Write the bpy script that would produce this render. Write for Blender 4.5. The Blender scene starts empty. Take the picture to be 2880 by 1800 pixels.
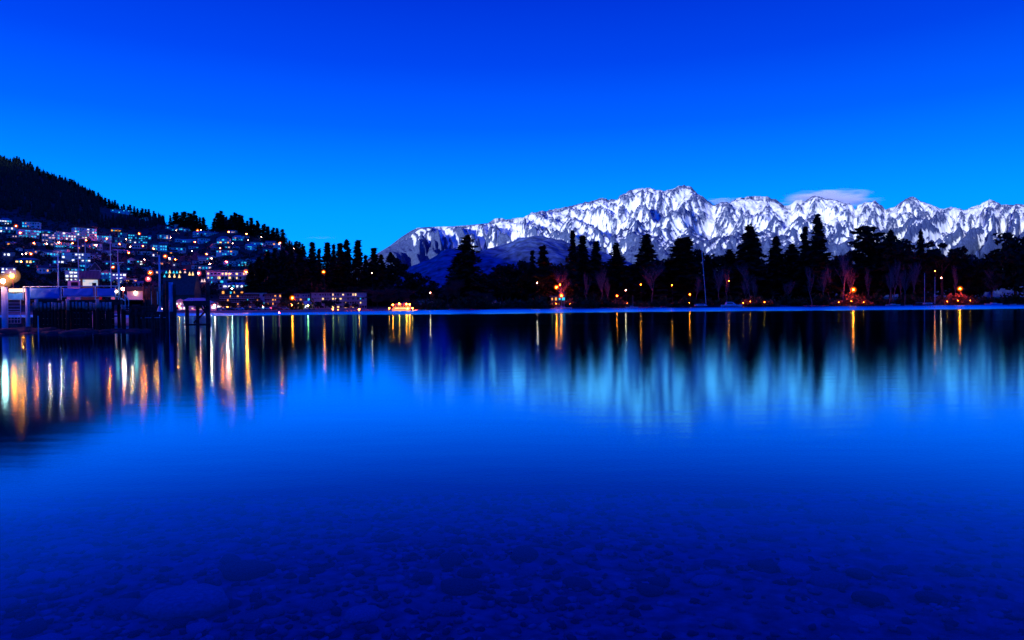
import bpy, math, random
import numpy as np
from mathutils import Vector, Matrix

random.seed(7)
rng = np.random.default_rng(11)
scene = bpy.context.scene
col = scene.collection

# ------------------------------------------------------------------ camera
F = 1920.0                      # focal length in photograph pixels (24 mm on 36 mm)
CAMH = 1.6
PITCH, ROLL = math.radians(-1.134), math.radians(-0.5)
cam_d = bpy.data.cameras.new('camera')
cam_d.lens = 24.0; cam_d.sensor_width = 36.0
cam_d.clip_start = 0.1; cam_d.clip_end = 90000.0
cam = bpy.data.objects.new('camera', cam_d); col.objects.link(cam)
CM = (Matrix.Translation((0, 0, CAMH)) @ Matrix.Rotation(math.radians(90) + PITCH, 4, 'X') @ Matrix.Rotation(ROLL, 4, 'Z'))
cam.matrix_world = CM
scene.camera = cam
R3 = CM.to_3x3()

# ------------------------------------------------------------------ sky
world = bpy.data.worlds.new('World'); scene.world = world; world.use_nodes = True
nt = world.node_tree; nt.nodes.clear()
wo = nt.nodes.new('ShaderNodeOutputWorld'); bg = nt.nodes.new('ShaderNodeBackground')
tc = nt.nodes.new('ShaderNodeTexCoord'); sx = nt.nodes.new('ShaderNodeSeparateXYZ')
ramp = nt.nodes.new('ShaderNodeValToRGB')
nt.links.new(tc.outputs['Generated'], sx.inputs[0]); nt.links.new(sx.outputs['Z'], ramp.inputs[0])
stops = [(0.0, (.004, .47, 1.95)), (.075, (.002, .44, 1.85)), (.13, (0.0, .37, 1.65)), (.19, (0.0, .24, 1.4)), (.25, (0.0, .134, 1.16)),
         (.33, (0.0, .066, .92)), (.42, (0.0, .034, .72)), (.6, (0.0, .014, .70)), (1.0, (0.0, .007, .70))]
el = ramp.color_ramp.elements
el[0].position, el[0].color = stops[0][0], stops[0][1] + (1,)
el[1].position, el[1].color = stops[-1][0], stops[-1][1] + (1,)
for p, c in stops[1:-1]:
    e = el.new(p); e.color = c + (1,)
# twilight is a little brighter towards the side where the sun went down
mr = nt.nodes.new('ShaderNodeMapRange'); mr.inputs[1].default_value = -1; mr.inputs[2].default_value = 1
mr.inputs[3].default_value = 1.06; mr.inputs[4].default_value = .88
nt.links.new(sx.outputs['X'], mr.inputs[0])
nt.links.new(ramp.outputs[0], bg.inputs[0]); nt.links.new(mr.outputs[0], bg.inputs[1])
nt.links.new(bg.outputs[0], wo.inputs[0])

# ------------------------------------------------------------------ low sun glow behind the camera, reaching only the far mountains
sun_d = bpy.data.lights.new('sun', 'SUN'); sun_d.energy = 4.9; sun_d.angle = math.radians(3); sun_d.color = (.90, .97, 1.0)
sun = bpy.data.objects.new('sun', sun_d); col.objects.link(sun)
SUN_EL, SUN_AZ = math.radians(1.7), math.radians(30)      # light travels to +Y and +X
sdir = Vector((math.sin(SUN_AZ) * math.cos(SUN_EL), math.cos(SUN_AZ) * math.cos(SUN_EL), -math.sin(SUN_EL)))
sun.rotation_euler = sdir.to_track_quat('-Z', 'Y').to_euler()

vs = scene.view_settings
vs.view_transform = 'Standard'; vs.look = 'None'; vs.exposure = 0.0; vs.gamma = 1.0; vs.use_curve_mapping = False
scene.render.engine = 'CYCLES'
cy = scene.cycles
cy.use_denoising = True
cy.max_bounces = 10; cy.diffuse_bounces = 2; cy.glossy_bounces = 3; cy.transparent_max_bounces = 16; cy.volume_bounces = 8
cy.sample_clamp_indirect = 6.0; cy.caustics_reflective = False; cy.caustics_refractive = False
cy.volume_step_rate = 1.0

# ------------------------------------------------------------------ helpers
def ray(px, py):
    d = R3 @ Vector(((px - 1440) / F, -(py - 900) / F, -1.0))
    return d / d.y                      # direction with unit depth
def P(px, py, D):
    d = ray(px, py); return Vector((d.x * D, D, CAMH + d.z * D))
def hz(px): return 862 - .00873 * (px - 1440)
def tag(o, label=None, cat=None, group=None, kind=None):
    if label: o['label'] = label
    if cat: o['category'] = cat
    if group: o['group'] = group
    if kind: o['kind'] = kind
    return o
def empty(name, loc, rz=0, label=None, cat=None, group=None):
    o = bpy.data.objects.new(name, None); col.objects.link(o)
    o.location = loc; o.rotation_euler = (0, 0, rz); o.empty_display_size = .2
    return tag(o, label, cat, group)
def link_mesh(name, me, mat, parent=None, off=None):
    o = bpy.data.objects.new(name, me); col.objects.link(o)
    if mat is not None and not me.materials: me.materials.append(mat)
    if parent is not None: o.parent = parent
    if off is not None: o.location = off
    return o
def np_mesh(name, V, Fc, smooth=False):
    """V (n,3) array, Fc (m,k) array of one polygon size"""
    me = bpy.data.meshes.new(name)
    V = np.asarray(V, dtype=np.float32); Fc = np.asarray(Fc, dtype=np.int32)
    m, k = Fc.shape
    me.vertices.add(len(V)); me.vertices.foreach_set('co', V.ravel())
    me.loops.add(m * k); me.loops.foreach_set('vertex_index', Fc.ravel())
    me.polygons.add(m)
    me.polygons.foreach_set('loop_start', np.arange(0, m * k, k, dtype=np.int32))
    me.polygons.foreach_set('loop_total', np.full(m, k, dtype=np.int32))
    if smooth: me.polygons.foreach_set('use_smooth', np.ones(m, dtype=bool))
    me.update(calc_edges=True)
    return me
class MB:
    def __init__(s): s.v = []; s.f = []
    def add(s, vs_, fs):
        b = len(s.v); s.v += [Vector(v) for v in vs_]; s.f += [tuple(i + b for i in f) for f in fs]; return s
    def box(s, c, d, rz=0):
        c = Vector(c); x, y, z = d[0] / 2, d[1] / 2, d[2] / 2
        r = Matrix.Rotation(rz, 3, 'Z')
        pts = [c + r @ Vector((i * x, j * y, k * z)) for k in (-1, 1) for j in (-1, 1) for i in (-1, 1)]
        return s.add(pts, [(0, 2, 3, 1), (4, 5, 7, 6), (0, 1, 5, 4), (2, 6, 7, 3), (0, 4, 6, 2), (1, 3, 7, 5)])
    def tube(s, a, b, r0, r1=None, n=8, cap=True):
        a, b = Vector(a), Vector(b); r1 = r0 if r1 is None else r1
        ax = (b - a).normalized(); t = Vector((1, 0, 0)) if abs(ax.x) < .8 else Vector((0, 1, 0))
        u = ax.cross(t).normalized(); w = ax.cross(u)
        pts = [p + (u * math.cos(2 * math.pi * i / n) + w * math.sin(2 * math.pi * i / n)) * r for p, r in ((a, r0), (b, r1)) for i in range(n)]
        fs = [(i, (i + 1) % n, n + (i + 1) % n, n + i) for i in range(n)]
        if cap: fs += [tuple(range(n - 1, -1, -1)), tuple(range(n, 2 * n))]
        return s.add(pts, fs)
    def ball(s, c, r, n=8, m=6, sq=(1, 1, 1)):
        c = Vector(c); pts = [c + Vector((0, 0, -r * sq[2]))]
        for j in range(1, m):
            a = -math.pi / 2 + math.pi * j / m
            for i in range(n):
                b = 2 * math.pi * i / n
                pts.append(c + Vector((r * sq[0] * math.cos(a) * math.cos(b), r * sq[1] * math.cos(a) * math.sin(b), r * sq[2] * math.sin(a))))
        pts.append(c + Vector((0, 0, r * sq[2])))
        fs = [(0, 1 + (i + 1) % n, 1 + i) for i in range(n)]
        for j in range(m - 2):
            for i in range(n):
                p, q = 1 + j * n, 1 + (j + 1) * n
                fs.append((p + i, p + (i + 1) % n, q + (i + 1) % n, q + i))
        t = len(pts) - 1; q = 1 + (m - 2) * n
        fs += [(q + i, q + (i + 1) % n, t) for i in range(n)]
        return s.add(pts, fs)
    def build(s, name, mat, parent=None, smooth=False, origin=None):
        if origin is not None:
            o = Vector(origin); vv = [v - o for v in s.v]
        else: vv = s.v
        me = bpy.data.meshes.new(name); me.from_pydata([tuple(v) for v in vv], [], s.f); me.update()
        if smooth: me.polygons.foreach_set('use_smooth', [True] * len(me.polygons))
        return link_mesh(name, me, mat, parent)

# numpy gradient noise
_perm = np.random.default_rng(3).permutation(256); _perm = np.concatenate([_perm, _perm, _perm])
_ang = np.random.default_rng(4).uniform(0, 2 * np.pi, 256)
def pnoise(x, y):
    x = np.asarray(x, float); y = np.asarray(y, float)
    xi = np.floor(x).astype(int); yi = np.floor(y).astype(int); fx = x - xi; fy = y - yi
    u = fx * fx * fx * (fx * (fx * 6 - 15) + 10); v = fy * fy * fy * (fy * (fy * 6 - 15) + 10)
    def g(ix, iy, dx, dy):
        h = _ang[_perm[_perm[ix & 255] + (iy & 255)]]; return np.cos(h) * dx + np.sin(h) * dy
    a = g(xi, yi, fx, fy); b = g(xi + 1, yi, fx - 1, fy); c = g(xi, yi + 1, fx, fy - 1); d = g(xi + 1, yi + 1, fx - 1, fy - 1)
    return ((a + u * (b - a)) + v * ((c + u * (d - c)) - (a + u * (b - a)))) * 1.5
def fbm(x, y, o=4, lac=2.0, g=.5):
    s = 0; a = 1; t = 0
    for i in range(o):
        s = s + a * pnoise(x + 17.3 * i, y - 9.1 * i); t += a; a *= g; x = x * lac; y = y * lac
    return s / t
def ridged(x, y, o=4, lac=2.1, g=.5):
    s = 0; a = 1; t = 0
    for i in range(o):
        s = s + a * (1 - np.abs(pnoise(x + 31.7 * i, y + 5.3 * i)) * 1.6); t += a; a *= g; x = x * lac; y = y * lac
    return s / t
def sstep(a, b, x):
    t = np.clip((x - a) / (b - a), 0, 1); return t * t * (3 - 2 * t)
def interp(pts, x):
    p = np.array(pts, float); return np.interp(x, p[:, 0], p[:, 1])
def grid_faces(nr, nc):
    i = np.arange((nr - 1))[:, None] * nc + np.arange(nc - 1)[None, :]
    return np.stack([i, i + 1, i + nc + 1, i + nc], -1).reshape(-1, 4)

# ------------------------------------------------------------------ materials
M = {}
def mat(name, base, rough=.7, metal=0, noise=None, spec=.3, bump=None):
    m = bpy.data.materials.new(name); m.use_nodes = True; n = m.node_tree; b = n.nodes['Principled BSDF']
    b.inputs['Base Color'].default_value = (*base, 1); b.inputs['Roughness'].default_value = rough
    b.inputs['Metallic'].default_value = metal; b.inputs['Specular IOR Level'].default_value = spec
    if noise or bump:
        t = n.nodes.new('ShaderNodeTexCoord'); nz = n.nodes.new('ShaderNodeTexNoise')
        nz.inputs['Scale'].default_value = (noise or bump)[0]; nz.inputs['Detail'].default_value = 6
        n.links.new(t.outputs['Object'], nz.inputs['Vector'])
        if noise:
            r = n.nodes.new('ShaderNodeValToRGB'); k = noise[1]
            r.color_ramp.elements[0].position = .3; r.color_ramp.elements[1].position = .7
            r.color_ramp.elements[0].color = (*[c * (1 - k) for c in base], 1)
            r.color_ramp.elements[1].color = (*[min(1, c * (1 + k)) for c in base], 1)
            n.links.new(nz.outputs[0], r.inputs[0]); n.links.new(r.outputs[0], b.inputs['Base Color'])
        if bump:
            bp = n.nodes.new('ShaderNodeBump'); bp.inputs['Strength'].default_value = bump[1]; bp.inputs['Distance'].default_value = bump[2]
            n.links.new(nz.outputs[0], bp.inputs['Height']); n.links.new(bp.outputs[0], b.inputs['Normal'])
    M[name] = m; return m
def emit(name, c, s):
    m = bpy.data.materials.new(name); m.use_nodes = True; n = m.node_tree; n.nodes.clear()
    o = n.nodes.new('ShaderNodeOutputMaterial'); e = n.nodes.new('ShaderNodeEmission')
    e.inputs[0].default_value = (*c, 1); e.inputs[1].default_value = s; n.links.new(e.outputs[0], o.inputs[0])
    M[name] = m; return m

mat('white_wall', (.86, .88, .88), .7, noise=(.6, .08)); mat('cream_wall', (.6, .58, .5), .7, noise=(.6, .1))
mat('grey_wall', (.36, .38, .4), .75, noise=(.8, .12)); mat('timber_wall', (.13, .10, .08), .75, noise=(1.5, .3))
mat('pale_roof', (.55, .58, .6), .5, noise=(.5, .1)); mat('slate_roof', (.08, .085, .095), .6, noise=(.8, .25)); mat('iron_roof', (.2, .24, .28), .45, noise=(.5, .15))
mat('dark_glass', (.02, .03, .05), .08, spec=.6)
mat('trim', (.7, .72, .74), .5)
mat('bark', (.06, .05, .042), .9, noise=(3, .35)); mat('pale_bark', (.14, .14, .15), .9, noise=(3, .3))
mat('needles', (.022, .04, .022), .75, noise=(.5, .4), spec=.15); mat('dark_leaf', (.02, .036, .018), .75, noise=(.5, .4), spec=.15)
mat('bush_leaf', (.05, .075, .025), .7, noise=(.4, .45), spec=.15); mat('twig', (.075, .068, .06), .9)
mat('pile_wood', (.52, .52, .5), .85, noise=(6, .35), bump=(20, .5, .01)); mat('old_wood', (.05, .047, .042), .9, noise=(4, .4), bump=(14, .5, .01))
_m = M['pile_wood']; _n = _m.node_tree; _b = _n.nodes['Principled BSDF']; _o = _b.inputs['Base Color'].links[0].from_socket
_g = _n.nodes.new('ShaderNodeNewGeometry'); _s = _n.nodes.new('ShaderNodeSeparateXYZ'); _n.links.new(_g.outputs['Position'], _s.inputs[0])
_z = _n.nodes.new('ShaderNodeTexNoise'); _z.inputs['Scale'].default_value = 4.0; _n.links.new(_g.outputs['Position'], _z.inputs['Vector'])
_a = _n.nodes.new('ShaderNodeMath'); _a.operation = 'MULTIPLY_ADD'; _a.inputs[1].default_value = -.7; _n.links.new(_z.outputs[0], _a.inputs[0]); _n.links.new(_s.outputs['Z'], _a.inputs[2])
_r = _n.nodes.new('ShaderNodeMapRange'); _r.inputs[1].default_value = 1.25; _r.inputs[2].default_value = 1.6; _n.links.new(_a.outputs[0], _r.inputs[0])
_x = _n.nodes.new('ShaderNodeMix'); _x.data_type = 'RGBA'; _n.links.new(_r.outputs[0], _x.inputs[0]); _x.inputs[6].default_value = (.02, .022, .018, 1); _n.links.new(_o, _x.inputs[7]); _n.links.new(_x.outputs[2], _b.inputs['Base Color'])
mat('cyan_lit_steel', (.4, .93, .98), .35, spec=.5, noise=(3, .15)); mat('pile_steel', (.4, .6, .78), .4, spec=.5, noise=(2, .25))  # cyan lamplight on the poles and rails is put into their colour
mat('tarp', (.03, .30, .9), .45, noise=(1.2, .12)); mat('dark_metal', (.05, .055, .06), .5, noise=(4, .3))
mat('boulder', (.05, .049, .047), .85, noise=(2.5, .4), bump=(6, .6, .05))
mat('hull_white', (.78, .8, .82), .3, spec=.5, noise=(1, .06)); mat('hull_dark', (.03, .04, .07), .35, spec=.5); mat('hull_red', (.5, .04, .03), .35, spec=.5)
mat('mast_metal', (.8, .84, .86), .3, spec=.6, noise=(1, .1)); mat('canvas', (.05, .06, .14), .8)
mat('car_white', (.75, .75, .76), .25, spec=.6); mat('car_red', (.4, .03, .03), .25, spec=.6); mat('car_dark', (.03, .035, .05), .25, spec=.6); mat('car_silver', (.4, .42, .45), .25, spec=.6); mat('rubber', (.02, .02, .02), .8)
emit('win_warm', (1.0, .60, .25), 1.9); emit('win_white', (.86, .93, 1.0), 1.7); emit('win_cyan', (.03, .6, 1.0), 1.3); emit('win_pink', (1.0, .62, .62), 1.15); emit('win_amber', (1.0, .36, .07), 1.6)
emit('lamp_orange', (1.0, .046, .002), 640); emit('lamp_big', (1.0, .06, .003), 860); emit('lamp_white', (1.0, .15, .09), 330)
emit('lamp_hill', (1.0, .055, .003), 13000); emit('lamp_hill_pink', (1.0, .09, .05), 22000); emit('lamp_hill_big', (1.0, .055, .003), 30000); emit('lamp_hill_red', (1.0, .03, .002), 14000); emit('lamp_hill_cream', (1.0, .13, .07), 14000); emit('lamp_hill_white', (1.0, .5, .36), 60)
emit('lamp_pink', (1.0, .08, .05), 720); emit('lamp_cool', (1.0, .6, .42), 10); emit('lamp_flood', (1.0, .30, .18), 300); emit('lamp_flood_orange', (1.0, .042, .002), 420); emit('lamp_yellow', (1.0, .10, .008), 400)
emit('lamp_red', (1.0, .06, .10), 120); emit('lamp_green', (.8, .5, .12), 130); emit('tube_light', (1.0, .5, .34), 4); emit('glow_dim', (1.0, .5, .2), 40)

# ================================================================== THE SETTING
SHORE = [(-1400, 250), (0, 255), (480, 262), (700, 262), (870, 258), (1000, 290), (1100, 335), (1280, 385), (1500, 410), (1780, 428), (2300, 442), (2880, 450), (4200, 470)]
RIDGE_Y = [(-1400, 250), (-600, 300), (0, 452), (60, 461), (100, 479), (150, 503), (200, 519), (250, 545), (300, 576), (380, 604), (440, 618), (480, 630), (540, 640), (590, 647), (640, 642), (700, 652), (760, 674), (820, 700), (850, 712), (900, 748), (960, 785), (1020, 808), (1150, 826), (1440, 832), (1800, 836), (4200, 832)]
RIDGE_D = [(-1400, 1700), (0, 1600), (300, 1350), (480, 1200), (600, 1000), (850, 860), (950, 760), (1100, 700), (1440, 680), (4200, 700)]
FOOT_D = [(-1400, 430), (600, 440), (850, 450), (1000, 470), (1150, 480), (1440, 470), (4200, 490)]
def u2px(u): return 1440 + F * u
def terrain(u, D):
    px = u2px(u)
    s0 = interp(SHORE, px); f0 = interp(FOOT_D, px); r0 = interp(RIDGE_D, px); zr = CAMH + (hz(px) - interp(RIDGE_Y, px)) / F * r0
    beach = sstep(-6, 26, D - s0) * 2.0 - 1.0
    t = (D - f0) / (r0 - f0)
    hill = np.where(t < 0, 0, np.where(t < 1, (zr - 1.0) * (.88 * t + .12 * np.clip(t, 0, 1) ** 2), (zr - 1.0) * np.clip(1 - (t - 1) * .55, 0, 1)))
    X = u * D
    n = fbm(X / 90, D / 90, 3) * 5 * np.clip(t, 0, .5) * np.clip(zr / 60, 0, 1)
    return beach * .95 + hill + n
def T(x, y): return float(terrain(np.array(x / y), np.array(y)))
_DS = np.concatenate([np.arange(190, 900, 1.5), np.arange(900, 2200, 5)])
def hit(px, py, off=0.0):
    d = ray(px, py); z = CAMH + d.z * _DS - off
    t = terrain(np.full_like(_DS, d.x), _DS)
    s0 = interp(SHORE, px) + 30
    k = np.nonzero((t >= z) & (_DS > s0))[0]
    return float(_DS[k[0]]) if len(k) else float(interp(RIDGE_D, px))

# land
us = np.linspace(-1.5, 1.5, 400)
rows = np.concatenate([np.linspace(-20, 40, 14), np.linspace(50, 400, 60), np.linspace(420, 1600, 70), np.linspace(1650, 3200, 12)])
U, RR = np.meshgrid(us, rows)
DD = interp(SHORE, u2px(U)) + RR
Z = terrain(U, DD)
V = np.stack([U * DD, DD, Z], -1).reshape(-1, 3)
land_me = np_mesh('land', V, grid_faces(len(rows), len(us)), True)
m = mat('land', (.055, .06, .04), .9, noise=(.04, .45))
n = m.node_tree; bs = n.nodes['Principled BSDF']
ge = n.nodes.new('ShaderNodeNewGeometry'); sp = n.nodes.new('ShaderNodeSeparateXYZ'); n.links.new(ge.outputs['Position'], sp.inputs[0])
mp = n.nodes.new('ShaderNodeMapRange'); mp.inputs[1].default_value = .80; mp.inputs[2].default_value = 1.02; n.links.new(sp.outputs['Z'], mp.inputs[0])
mx = n.nodes.new('ShaderNodeMix'); mx.data_type = 'RGBA'; n.links.new(mp.outputs[0], mx.inputs[0])
nz = n.nodes.new('ShaderNodeTexNoise'); nz.inputs['Scale'].default_value = .9; nz.inputs['Detail'].default_value = 8; n.links.new(ge.outputs['Position'], nz.inputs['Vector'])
rp = n.nodes.new('ShaderNodeValToRGB'); rp.color_ramp.elements[0].color = (.10, .095, .085, 1); rp.color_ramp.elements[1].color = (.3, .28, .25, 1); n.links.new(nz.outputs[0], rp.inputs[0])
old = bs.inputs['Base Color'].links[0].from_socket
n.links.new(rp.outputs[0], mx.inputs[6]); n.links.new(old, mx.inputs[7]); n.links.new(mx.outputs[2], bs.inputs['Base Color'])
land = link_mesh('terrain', land_me, m); tag(land, kind='structure')

# the range behind the photographer, whose shade lies over the bay
xs = np.linspace(-16000, 9000, 120); yy = np.linspace(-4200, -900, 26)
XX, YY = np.meshgrid(xs, yy)
tt = np.clip((-900 - YY) / 1900, 0, 1); tb = np.clip((YY + 4200) / 1400, 0, 1)
ZZ = 540 * np.minimum(tt, tb) ** .9 * (1 + .18 * fbm(XX / 1500, YY / 1500, 4)) - 12
rng_me = np_mesh('range', np.stack([XX, YY, ZZ], -1).reshape(-1, 3), grid_faces(len(yy), len(xs)), True)
o = link_mesh('hills', rng_me, mat('range_forest', (.04, .05, .03), .9, noise=(.01, .4))); tag(o, kind='structure')

# lake bed
def bed_z(x, y):
    z = interp([(0, .5), (1.2, .12), (2.2, -.22), (3.6, -.36), (6, -.5), (9, -.9), (16, -3.0), (40, -6.0), (400, -7.5)], y)
    near = np.clip((12 - y) / 6, 0, 1)
    z = z + near * (.05 * fbm(x / 1.1, y / 1.1, 4) + .018 * fbm(x * 3.1, y * 3.1, 3))
    rip = sstep(.25, .9, x / np.maximum(y, 1) * 2.2 + .35 * fbm(x / 1.4 + 9, y / 1.4, 2)) * near
    ph = (x * .62 + y * 1.0 + .16 * fbm(x * 1.3, y * 1.3, 2)) / .085
    z = z + rip * .0075 * np.sin(2 * np.pi * ph) * np.clip((8 - y) / 4, 0, 1)
    return z
ub = np.linspace(-1.25, 1.25, 420)
db = np.concatenate([np.geomspace(1.0, 14, 420), np.geomspace(14.5, 330, 40)])
UB, DB = np.meshgrid(ub, db)
XB = UB * np.maximum(DB, 3)
bed_me = np_mesh('bed', np.stack([XB, DB, bed_z(XB, DB)], -1).reshape(-1, 3), grid_faces(len(db), len(ub)), True)
bed = link_mesh('lake_bed', bed_me, mat('bed_gravel', (.24, .235, .22), .9, noise=(7, .5), bump=(30, .7, .02))); tag(bed, kind='structure')
def bed_hit(px, py):
    d = ray(px, py)
    for D in np.arange(2.5, 30, .02):
        if CAMH + d.z * D <= bed_z(np.array(d.x * D), np.array(D)): return d.x * D, D
    return d.x * 30, 30

# water: a closed body, clear near the shore, glossy on top
S = 26000.0
wm = bpy.data.materials.new('water'); wm.use_nodes = True; n = wm.node_tree; n.nodes.clear()
out = n.nodes.new('ShaderNodeOutputMaterial'); mix = n.nodes.new('ShaderNodeMixShader'); tr = n.nodes.new('ShaderNodeBsdfTransparent'); gl = n.nodes.new('ShaderNodeBsdfGlossy'); fr = n.nodes.new('ShaderNodeValToRGB')
gl.distribution = 'BECKMANN'
lw = n.nodes.new('ShaderNodeLayerWeight'); lw.inputs['Blend'].default_value = .5; n.links.new(lw.outputs['Facing'], fr.inputs[0])
fe = fr.color_ramp.elements; fe[0].color = (.03, .03, .03, 1); fe[1].color = (1, 1, 1, 1)
for p_, q_ in ((.56, .05), (.66, .11), (.75, .29), (.84, .62), (.92, .84)): e = fe.new(p_); e.color = (q_, q_, q_, 1)
gl.inputs['Color'].default_value = (.10, .68, 1, 1)
ge = n.nodes.new('ShaderNodeNewGeometry'); sp = n.nodes.new('ShaderNodeSeparateXYZ'); n.links.new(ge.outputs['Position'], sp.inputs[0])
# a breeze ruffles the far half of the bay
wn = n.nodes.new('ShaderNodeTexNoise'); wn.inputs['Scale'].default_value = .012; wn.inputs['Detail'].default_value = 2; n.links.new(ge.outputs['Position'], wn.inputs['Vector'])
ad = n.nodes.new('ShaderNodeMath'); ad.operation = 'MULTIPLY_ADD'; ad.inputs[1].default_value = 80; n.links.new(wn.outputs[0], ad.inputs[0]); n.links.new(sp.outputs['Y'], ad.inputs[2])
mp = n.nodes.new('ShaderNodeMapRange'); mp.inputs[1].default_value = 185; mp.inputs[2].default_value = 225; mp.inputs[3].default_value = .108; mp.inputs[4].default_value = .42
n.links.new(ad.outputs[0], mp.inputs[0]); n.links.new(mp.outputs[0], gl.inputs['Roughness'])
# small ripples
mapn = n.nodes.new('ShaderNodeMapping'); mapn.inputs['Scale'].default_value = (.55, 1.6, 1); n.links.new(ge.outputs['Position'], mapn.inputs['Vector'])
rn = n.nodes.new('ShaderNodeTexNoise'); rn.inputs['Scale'].default_value = 1.6; rn.inputs['Detail'].default_value = 3; n.links.new(mapn.outputs[0], rn.inputs['Vector'])
bp = n.nodes.new('ShaderNodeBump'); bp.inputs['Strength'].default_value = .09; bp.inputs['Distance'].default_value = .02; n.links.new(rn.outputs[0], bp.inputs['Height'])
n.links.new(bp.outputs[0], gl.inputs['Normal'])
n.links.new(fr.outputs[0], mix.inputs[0]); n.links.new(tr.outputs[0], mix.inputs[1]); n.links.new(gl.outputs[0], mix.inputs[2]); n.links.new(mix.outputs[0], out.inputs['Surface'])
va = n.nodes.new('ShaderNodeVolumeAbsorption'); va.inputs['Color'].default_value = (.02, .02, .94, 1); va.inputs['Density'].default_value = .5; n.links.new(va.outputs[0], out.inputs['Volume'])
w = MB().box((0, S / 2 - 2000, -10), (2 * S, S + 4000, 20)).build('water', wm); tag(w, kind='structure')

# ------------------------------------------------------------------ snow range
RM = [(600, 858), (840, 830), (960, 780), (1010, 745), (1060, 715), (1100, 691), (1130, 668), (1160, 649), (1178, 641), (1210, 639), (1280, 637), (1330, 633), (1375, 628), (1393, 617), (1415, 614), (1440, 618), (1470, 612), (1500, 598), (1540, 594), (1580, 586), (1620, 577), (1660, 566), (1685, 560), (1720, 564), (1738, 564), (1748, 550), (1775, 536), (1810, 531), (1840, 533), (1870, 538), (1905, 528), (1925, 523), (1945, 527), (1962, 543), (1973, 552), (1990, 566), (2005, 575), (2030, 568), (2055, 568), (2075, 557), (2100, 554), (2130, 552), (2160, 553), (2185, 562), (2205, 577), (2222, 576), (2240, 566), (2262, 563), (2290, 553), (2310, 556), (2340, 562), (2370, 570), (2398, 577), (2405, 590), (2412, 578), (2440, 570), (2460, 567), (2480, 579), (2490, 590), (2510, 583), (2530, 570), (2560, 558), (2580, 562), (2610, 575), (2640, 588), (2680, 585), (2712, 590), (2740, 582), (2780, 566), (2800, 570), (2815, 578), (2850, 576), (2880, 580), (2950, 570), (3100, 600), (3300, 590), (3700, 640)]
um = np.linspace((600 - 1440) / F, (3700 - 1440) / F, 1150)
sm = np.concatenate([np.linspace(0, .3, 40), np.linspace(.305, 1, 270), np.linspace(1.03, 1.6, 16)])
UM, SM = np.meshgrid(um, sm); PXM = u2px(UM)
D0, D1 = 7600.0, 12200.0
DM = D0 + (D1 - D0) * SM
XM = UM * 12000
jag = fbm(XM / 210, XM * 0 + .5, 5, 2.0, .62) * 62 * sstep(1330, 1500, PXM)
ZR = CAMH + (hz(PXM) - interp(RM, PXM)) / F * D1 + jag
prof = np.where(SM <= 1, .10 * SM + .90 * np.clip(SM, 0, 1) ** 1.55, 1 - (SM - 1) * 1.6)
wx = fbm(XM / 1500, DM / 1500, 3) * 520; wy = fbm(XM / 1300 + 40, DM / 1300 + 8, 3) * 520
lean = (DM - D0) * .75 * np.sin(XM / 1900 + 1.1)
sp1 = ridged((XM + wx + lean) / 1050, (DM + wy) / 3600, 3)
sp2 = ridged((XM + .7 * wx - .35 * (DM - D0)) / 430 + 7, (DM + wy) / 1300 + 3, 4)
sp3 = ridged((XM + .4 * wx + .45 * (DM - D0)) / 190 + 2, (DM + .5 * wy) / 480 + 1, 4)
env = np.clip(SM, 0, 1) ** .8 * (1 - .78 * sstep(.72, 1.0, SM)) * sstep(1000, 1250, PXM + 0 * SM)
env2 = np.clip(SM, 0, 1) * (1 - .55 * sstep(.85, 1.0, SM)) * (.12 + .88 * sstep(1150, 1400, PXM))
ZM = ZR * prof + env * (sp1 - .62) * 980 + env2 * ((sp2 - .6) * 360 + (sp3 - .6) * 150) * np.where(SM > 1, .3, 1)
ZM = np.minimum(ZM, (ZR + jag * .3) * np.where(SM < 1, (DM / D1) * 1.0, 1.0) * .995 + np.where(SM < 1, 0, 0))
ZM = np.where(SM == 1, ZR, ZM)
ZM = np.where(SM > 1.0, np.minimum(ZM, ZR * (1 - (SM - 1) * 1.3)), ZM)
ZM[0] = -15
slope = np.hypot(np.gradient(ZM, axis=1) / np.gradient(UM * DM, axis=1), np.gradient(ZM, axis=0) / np.maximum(np.gradient(DM, axis=0), 1))
frac = ZM / ZR
def blur(a, k):
    for _ in range(k):
        a = (a + np.roll(a, 1, 0) + np.roll(a, -1, 0) + np.roll(a, 1, 1) + np.roll(a, -1, 1)) / 5
    return a
hollow = blur(ZM, 14) - ZM             # >0 in gullies
thr = interp([(600, 2), (1150, 1.2), (1178, .93), (1230, .84), (1300, .76), (1420, .66), (1550, .58), (1700, .48), (1850, .43), (1950, .46), (2100, .50), (2250, .53), (2420, .56), (2600, .59), (2800, .62), (3200, .62)], PXM)
snow = sstep(-.05, .07, frac - thr + np.clip(hollow / 70, -.08, .12) + (.60 - sp1) * .38 + (.58 - sp2) * .12 + .07 * fbm(XM / 180, DM / 180, 4))
streak = ridged((XM + .55 * (DM - D0) + .3 * wx) / 44, (DM - .3 * XM) / 150 + 5, 5, 2.0, .62)
streak2 = ridged((XM - .6 * (DM - D0) + .3 * wx) / 56 + 11, (DM + .4 * XM) / 190 + 2, 5, 2.0, .62)
rock = sstep(.68, 1.0, np.maximum(streak, streak2) * .62 + .30 * np.clip(slope - .55, -.6, 1.0) + np.clip(-hollow / 60, -.45, .28) + (sp1 - .6) * .5 + (sp2 - .6) * .35 + .26 * fbm(XM / 420, DM / 420, 4) + .55 * fbm(XM / 1700 + 3, DM / 1500 + 2, 2) + .22 * sstep(.90, 1.0, frac) + .01)
snow = snow * (1 - .78 * rock)
mt_me = np_mesh('range', np.stack([UM * DM, DM, ZM], -1).reshape(-1, 3), grid_faces(len(sm), len(um)), True)
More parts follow.
